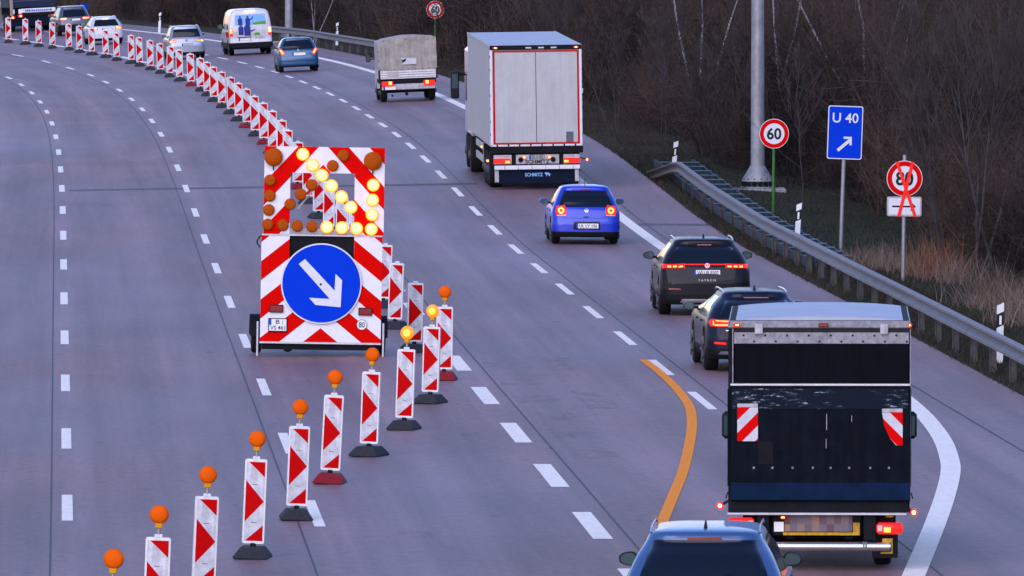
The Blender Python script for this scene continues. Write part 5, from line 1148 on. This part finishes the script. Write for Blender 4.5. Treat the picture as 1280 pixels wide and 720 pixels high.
def canvas_pickup():
    t = thing('canvas_pickup', 'small flatbed pickup with a worn beige canvas cover', 'pickup truck')
    w = 1.02; k = 210.0; Z = lambda y: (635 - y) / k; X = lambda x: (x - 420) / k; L = 3.1
    # cover with a peaked top and slightly slack cloth
    rngc = random.Random(3); prof = [(-w, Z(402)), (-w, Z(198)), (-.78, Z(178)), (-.10, Z(156)), (.35, Z(156)), (w - .01, Z(168)), (w, Z(402))]
    nx, nz, ny = 20, 12, 10; b = MB(); zb = Z(404)
    def top(x): 
        xs = [p[0] for p in prof[1:6]]; zs = [p[1] for p in prof[1:6]]; return float(np.interp(x, xs, zs))
    V = []; 
    for j in range(nz + 1):
        for i in range(nx + 1):
            x = -w + 2 * w * i / nx; zt = top(x); z = zb + (zt - zb) * j / nz
            V.append((x, -.025 + .05 * (math.sin(x * 9 + z * 5) * .25 + math.sin(x * 4 - z * 9) * .35) * math.sin(math.pi * j / nz) , z))
    F = [(j*(nx+1)+i, j*(nx+1)+i+1, (j+1)*(nx+1)+i+1, (j+1)*(nx+1)+i) for j in range(nz) for i in range(nx)]; b.add(V, F, 0)
    V = []
    for j in range(ny + 1):
        y = -.0 + L * j / ny; sag = -.03 * abs(math.sin(j * math.pi / 2.5))
        for x, z in prof: V.append((x, y, z + (sag if z > 1.6 else 0)))
    n = len(prof); F = [(j*n+i, j*n+i+1, (j+1)*n+i+1, (j+1)*n+i) for j in range(ny) for i in range(n - 1)] + [tuple(ny*n + i for i in range(n))]; b.add(V, F, 1)
    o = b.build('canvas_cover', [M['tarp'], M['tarpside']], t, 60)
    MB().box(X(378), X(485), -.062, -.055, Z(362), Z(316)).build('film_window', M['paper'], o); MB().prism([(X(378), Z(330)), (X(412), Z(318)), (X(405), Z(338)), (X(380), Z(352))], -.068, -.063).build('torn_corner', M['ink'], o)
    b = MB()
    for i in range(9): x = -w + .06 + i * .245; b.lathe([(.016, -.055), (.016, -.045)], c=(x, 0, Z(396)), n=8)
    for px, py in ((248, 185), (410, 178), (575, 183), (208, 260), (208, 330)): b.lathe([(.018, -.06), (.018, -.03)], c=(X(px), 0, Z(py)), n=8)
    b.build('eyelets', M['ink'], o)
    MB().cbox(-w + .02, w - .02, -.02, .04, Z(466), Z(404), .01).build('tailboard', M['alu'], t)
    b = MB()
    for z in (420, 437, 455): b.box(-w + .04, w - .04, -.026, -.0205, Z(z) - .008, Z(z) + .008)
    b.build('board_grooves', M['wgrey'], t); MB().box(X(272), X(352), -.03, -.0265, Z(456), Z(412)).build('faded_patch', M['tarpside'], t)
    for s in (-1, 1): MB().cbox(*sorted((s * (w - .02), s * (w + .01))), .0, L, Z(466), Z(404), .006).build('side_board', M['alu'], t); MB().cbox(*sorted((s * (w - .05), s * (w + .015))), -.035, .05, Z(470), Z(400), .008).build('corner_post', M['ink'], t)
    MB().box(-w + .05, w - .05, .02, L, Z(500), Z(466.5)).build('bed_frame', M['chassis'], t)
    MB().cbox(-.93, .93, -.05, .12, Z(545), Z(520), .01).build('rear_bumper', M['lightgrey'], t)
    MB().cbox(-.55, .55, .0, .10, Z(548), Z(504), .01).build('plate_carrier', M['lightgrey'], t)
    for c, h in ((265, 285), (572, 556)): lamp(t, X(c) - .20, X(c) + .20, Z(520), Z(482), -.06, (X(h) - .055, X(h) + .055, Z(508), Z(484)))
    plate(t, X(282), Z(532), -.062, None, w=.42)
    b = MB(); b.box(-.45, -.35, .1, 5.0, .42, .62); b.box(.35, .45, .1, 5.0, .42, .62); b.cyl((-.8, 1.0, .36), (.8, 1.0, .36), .06); b.cyl((X(405), -.02, Z(578)), (X(405), .2, Z(578)), .06); b.cyl((X(303), .1, Z(590)), (X(303), .8, Z(590)), .03); b.box(-.15, .15, .1, .3, .32, .40); b.build('chassis_frame', M['chassis'], t)
    for s in (-1, 1):
        truck_wheel(t, s * .84, .95, .33, .24, s); truck_wheel(t, s * .84, 4.3, .33, .24, s)
        m_ = MB().cbox(*sorted((s * 1.12, s * 1.28)), 4.1, 4.3, 1.35, 1.62, .03).build('side_mirror', M['ink'], t); MB().cbox(*sorted((s * 1.14, s * 1.26)), 4.092, 4.099, 1.38, 1.59, .002).build('mirror_glass', M['mirror'], m_); MB().cyl((s * .95, 4.2, 1.45), (s * 1.15, 4.2, 1.45), .02).build('mirror_arm', M['ink'], t)
    b = MB(); b.add([(-.95, 3.25, .42), (.95, 3.25, .42), (.95, 5.2, .42), (-.95, 5.2, .42), (-.95, 3.25, 1.2), (.95, 3.25, 1.2), (.95, 5.2, .95), (-.95, 5.2, .95), (-.8, 3.3, 1.92), (.8, 3.3, 1.92), (.8, 4.2, 1.92), (-.8, 4.2, 1.92), (.95, 4.75, 1.15), (-.95, 4.75, 1.15)],
        [(0, 1, 2, 3), (0, 4, 5, 1), (4, 8, 9, 5), (8, 11, 10, 9), (10, 11, 13, 12), (12, 13, 7, 6), (6, 7, 3, 2), (1, 5, 12, 6, 2), (5, 9, 10, 12), (0, 3, 7, 13, 4), (4, 13, 11, 8)]); b.build('cab', M['carwhite'], t, 30)
    set_on_road(t, 510, 126.3, .95)
canvas_pickup()
def far_truck():
    t = thing('curtain_truck', 'large dark navy truck rear cut off by the upper left corner', 'truck'); w = 1.25
    MB().cbox(-w, w, .0, 9, 1.25, 3.8, .03).build('box_body', M['curtain'], t)
    MB().cbox(-w + .05, -w + .22, -.05, .02, .85, 3.7, .01).build('corner_post', M['wood'], t)
    MB().cbox(-.62, 1.22, -.04, .02, .98, 1.20, .03).build('lettered_beam', M['white'], t); b = MB(); rl = random.Random(5); xx = -.40
    while xx < .95: ww = rl.uniform(.04, .09); b.box(xx, xx + ww, -.045, -.041, 1.045, 1.045 + rl.uniform(.07, .10)); xx += ww + .022
    b.build('blurred_lettering', M['euro'], t)
    MB().cbox(-.6, 1.2, .0, .06, .80, .97, .02).build('lower_beam', M['chassis'], t); MB().box(-1.2, 1.2, .05, .07, .28, .95).build('spray_flap', M['navyflap'], t)
    for x in (-1.05, -.66): MB().cbox(x - .09, x + .09, -.03, .02, .95, 1.18, .01).build('reflector_board', M['plate'], t)
    lamp(t, -1.18, -.95, .70, .82, .0, (-1.12, -1.02, .72, .80), hotm='tailhot'); lamp(t, -.78, -.55, .76, .90, .0, (-.70, -.60, .79, .87), hotm='tailhot'); lamp(t, .95, 1.2, .70, .84, .0, None)
    b = MB(); b.box(-.5, .5, .1, 10.5, .75, 1.2); b.build('chassis_frame', M['chassis'], t)
    for z in (1.6, 2.4, 3.2): MB().box(-w - .01, w + .01, -.012, -.001, z, z + .03).build('curtain_strap', M['wgrey'], t)
    for s in (-1, 1):
        for y in (1.4, 2.7, 8.2, 11.0): truck_wheel(t, s * 1.02, y, .5, .4, s)
        for y in (3.5, 5.5, 7.5): MB().cbox(*sorted((s * (w - .02), s * (w + .02))), y, y + .12, 1.25, 3.75, .008).build('side_post', M['lightgrey'], t)
        MB().cbox(*sorted((s * 1.15, s * 1.22)), 4.0, 7.4, .5, 1.0, .01).build('side_guard', M['steel'], t)
    MB().cbox(-1.2, 1.2, 9.5, 11.8, .5, 3.2, .1).build('cab', M['carwhite'], t)
    set_on_road(t, 38, 38.5, 1.4)
far_truck()
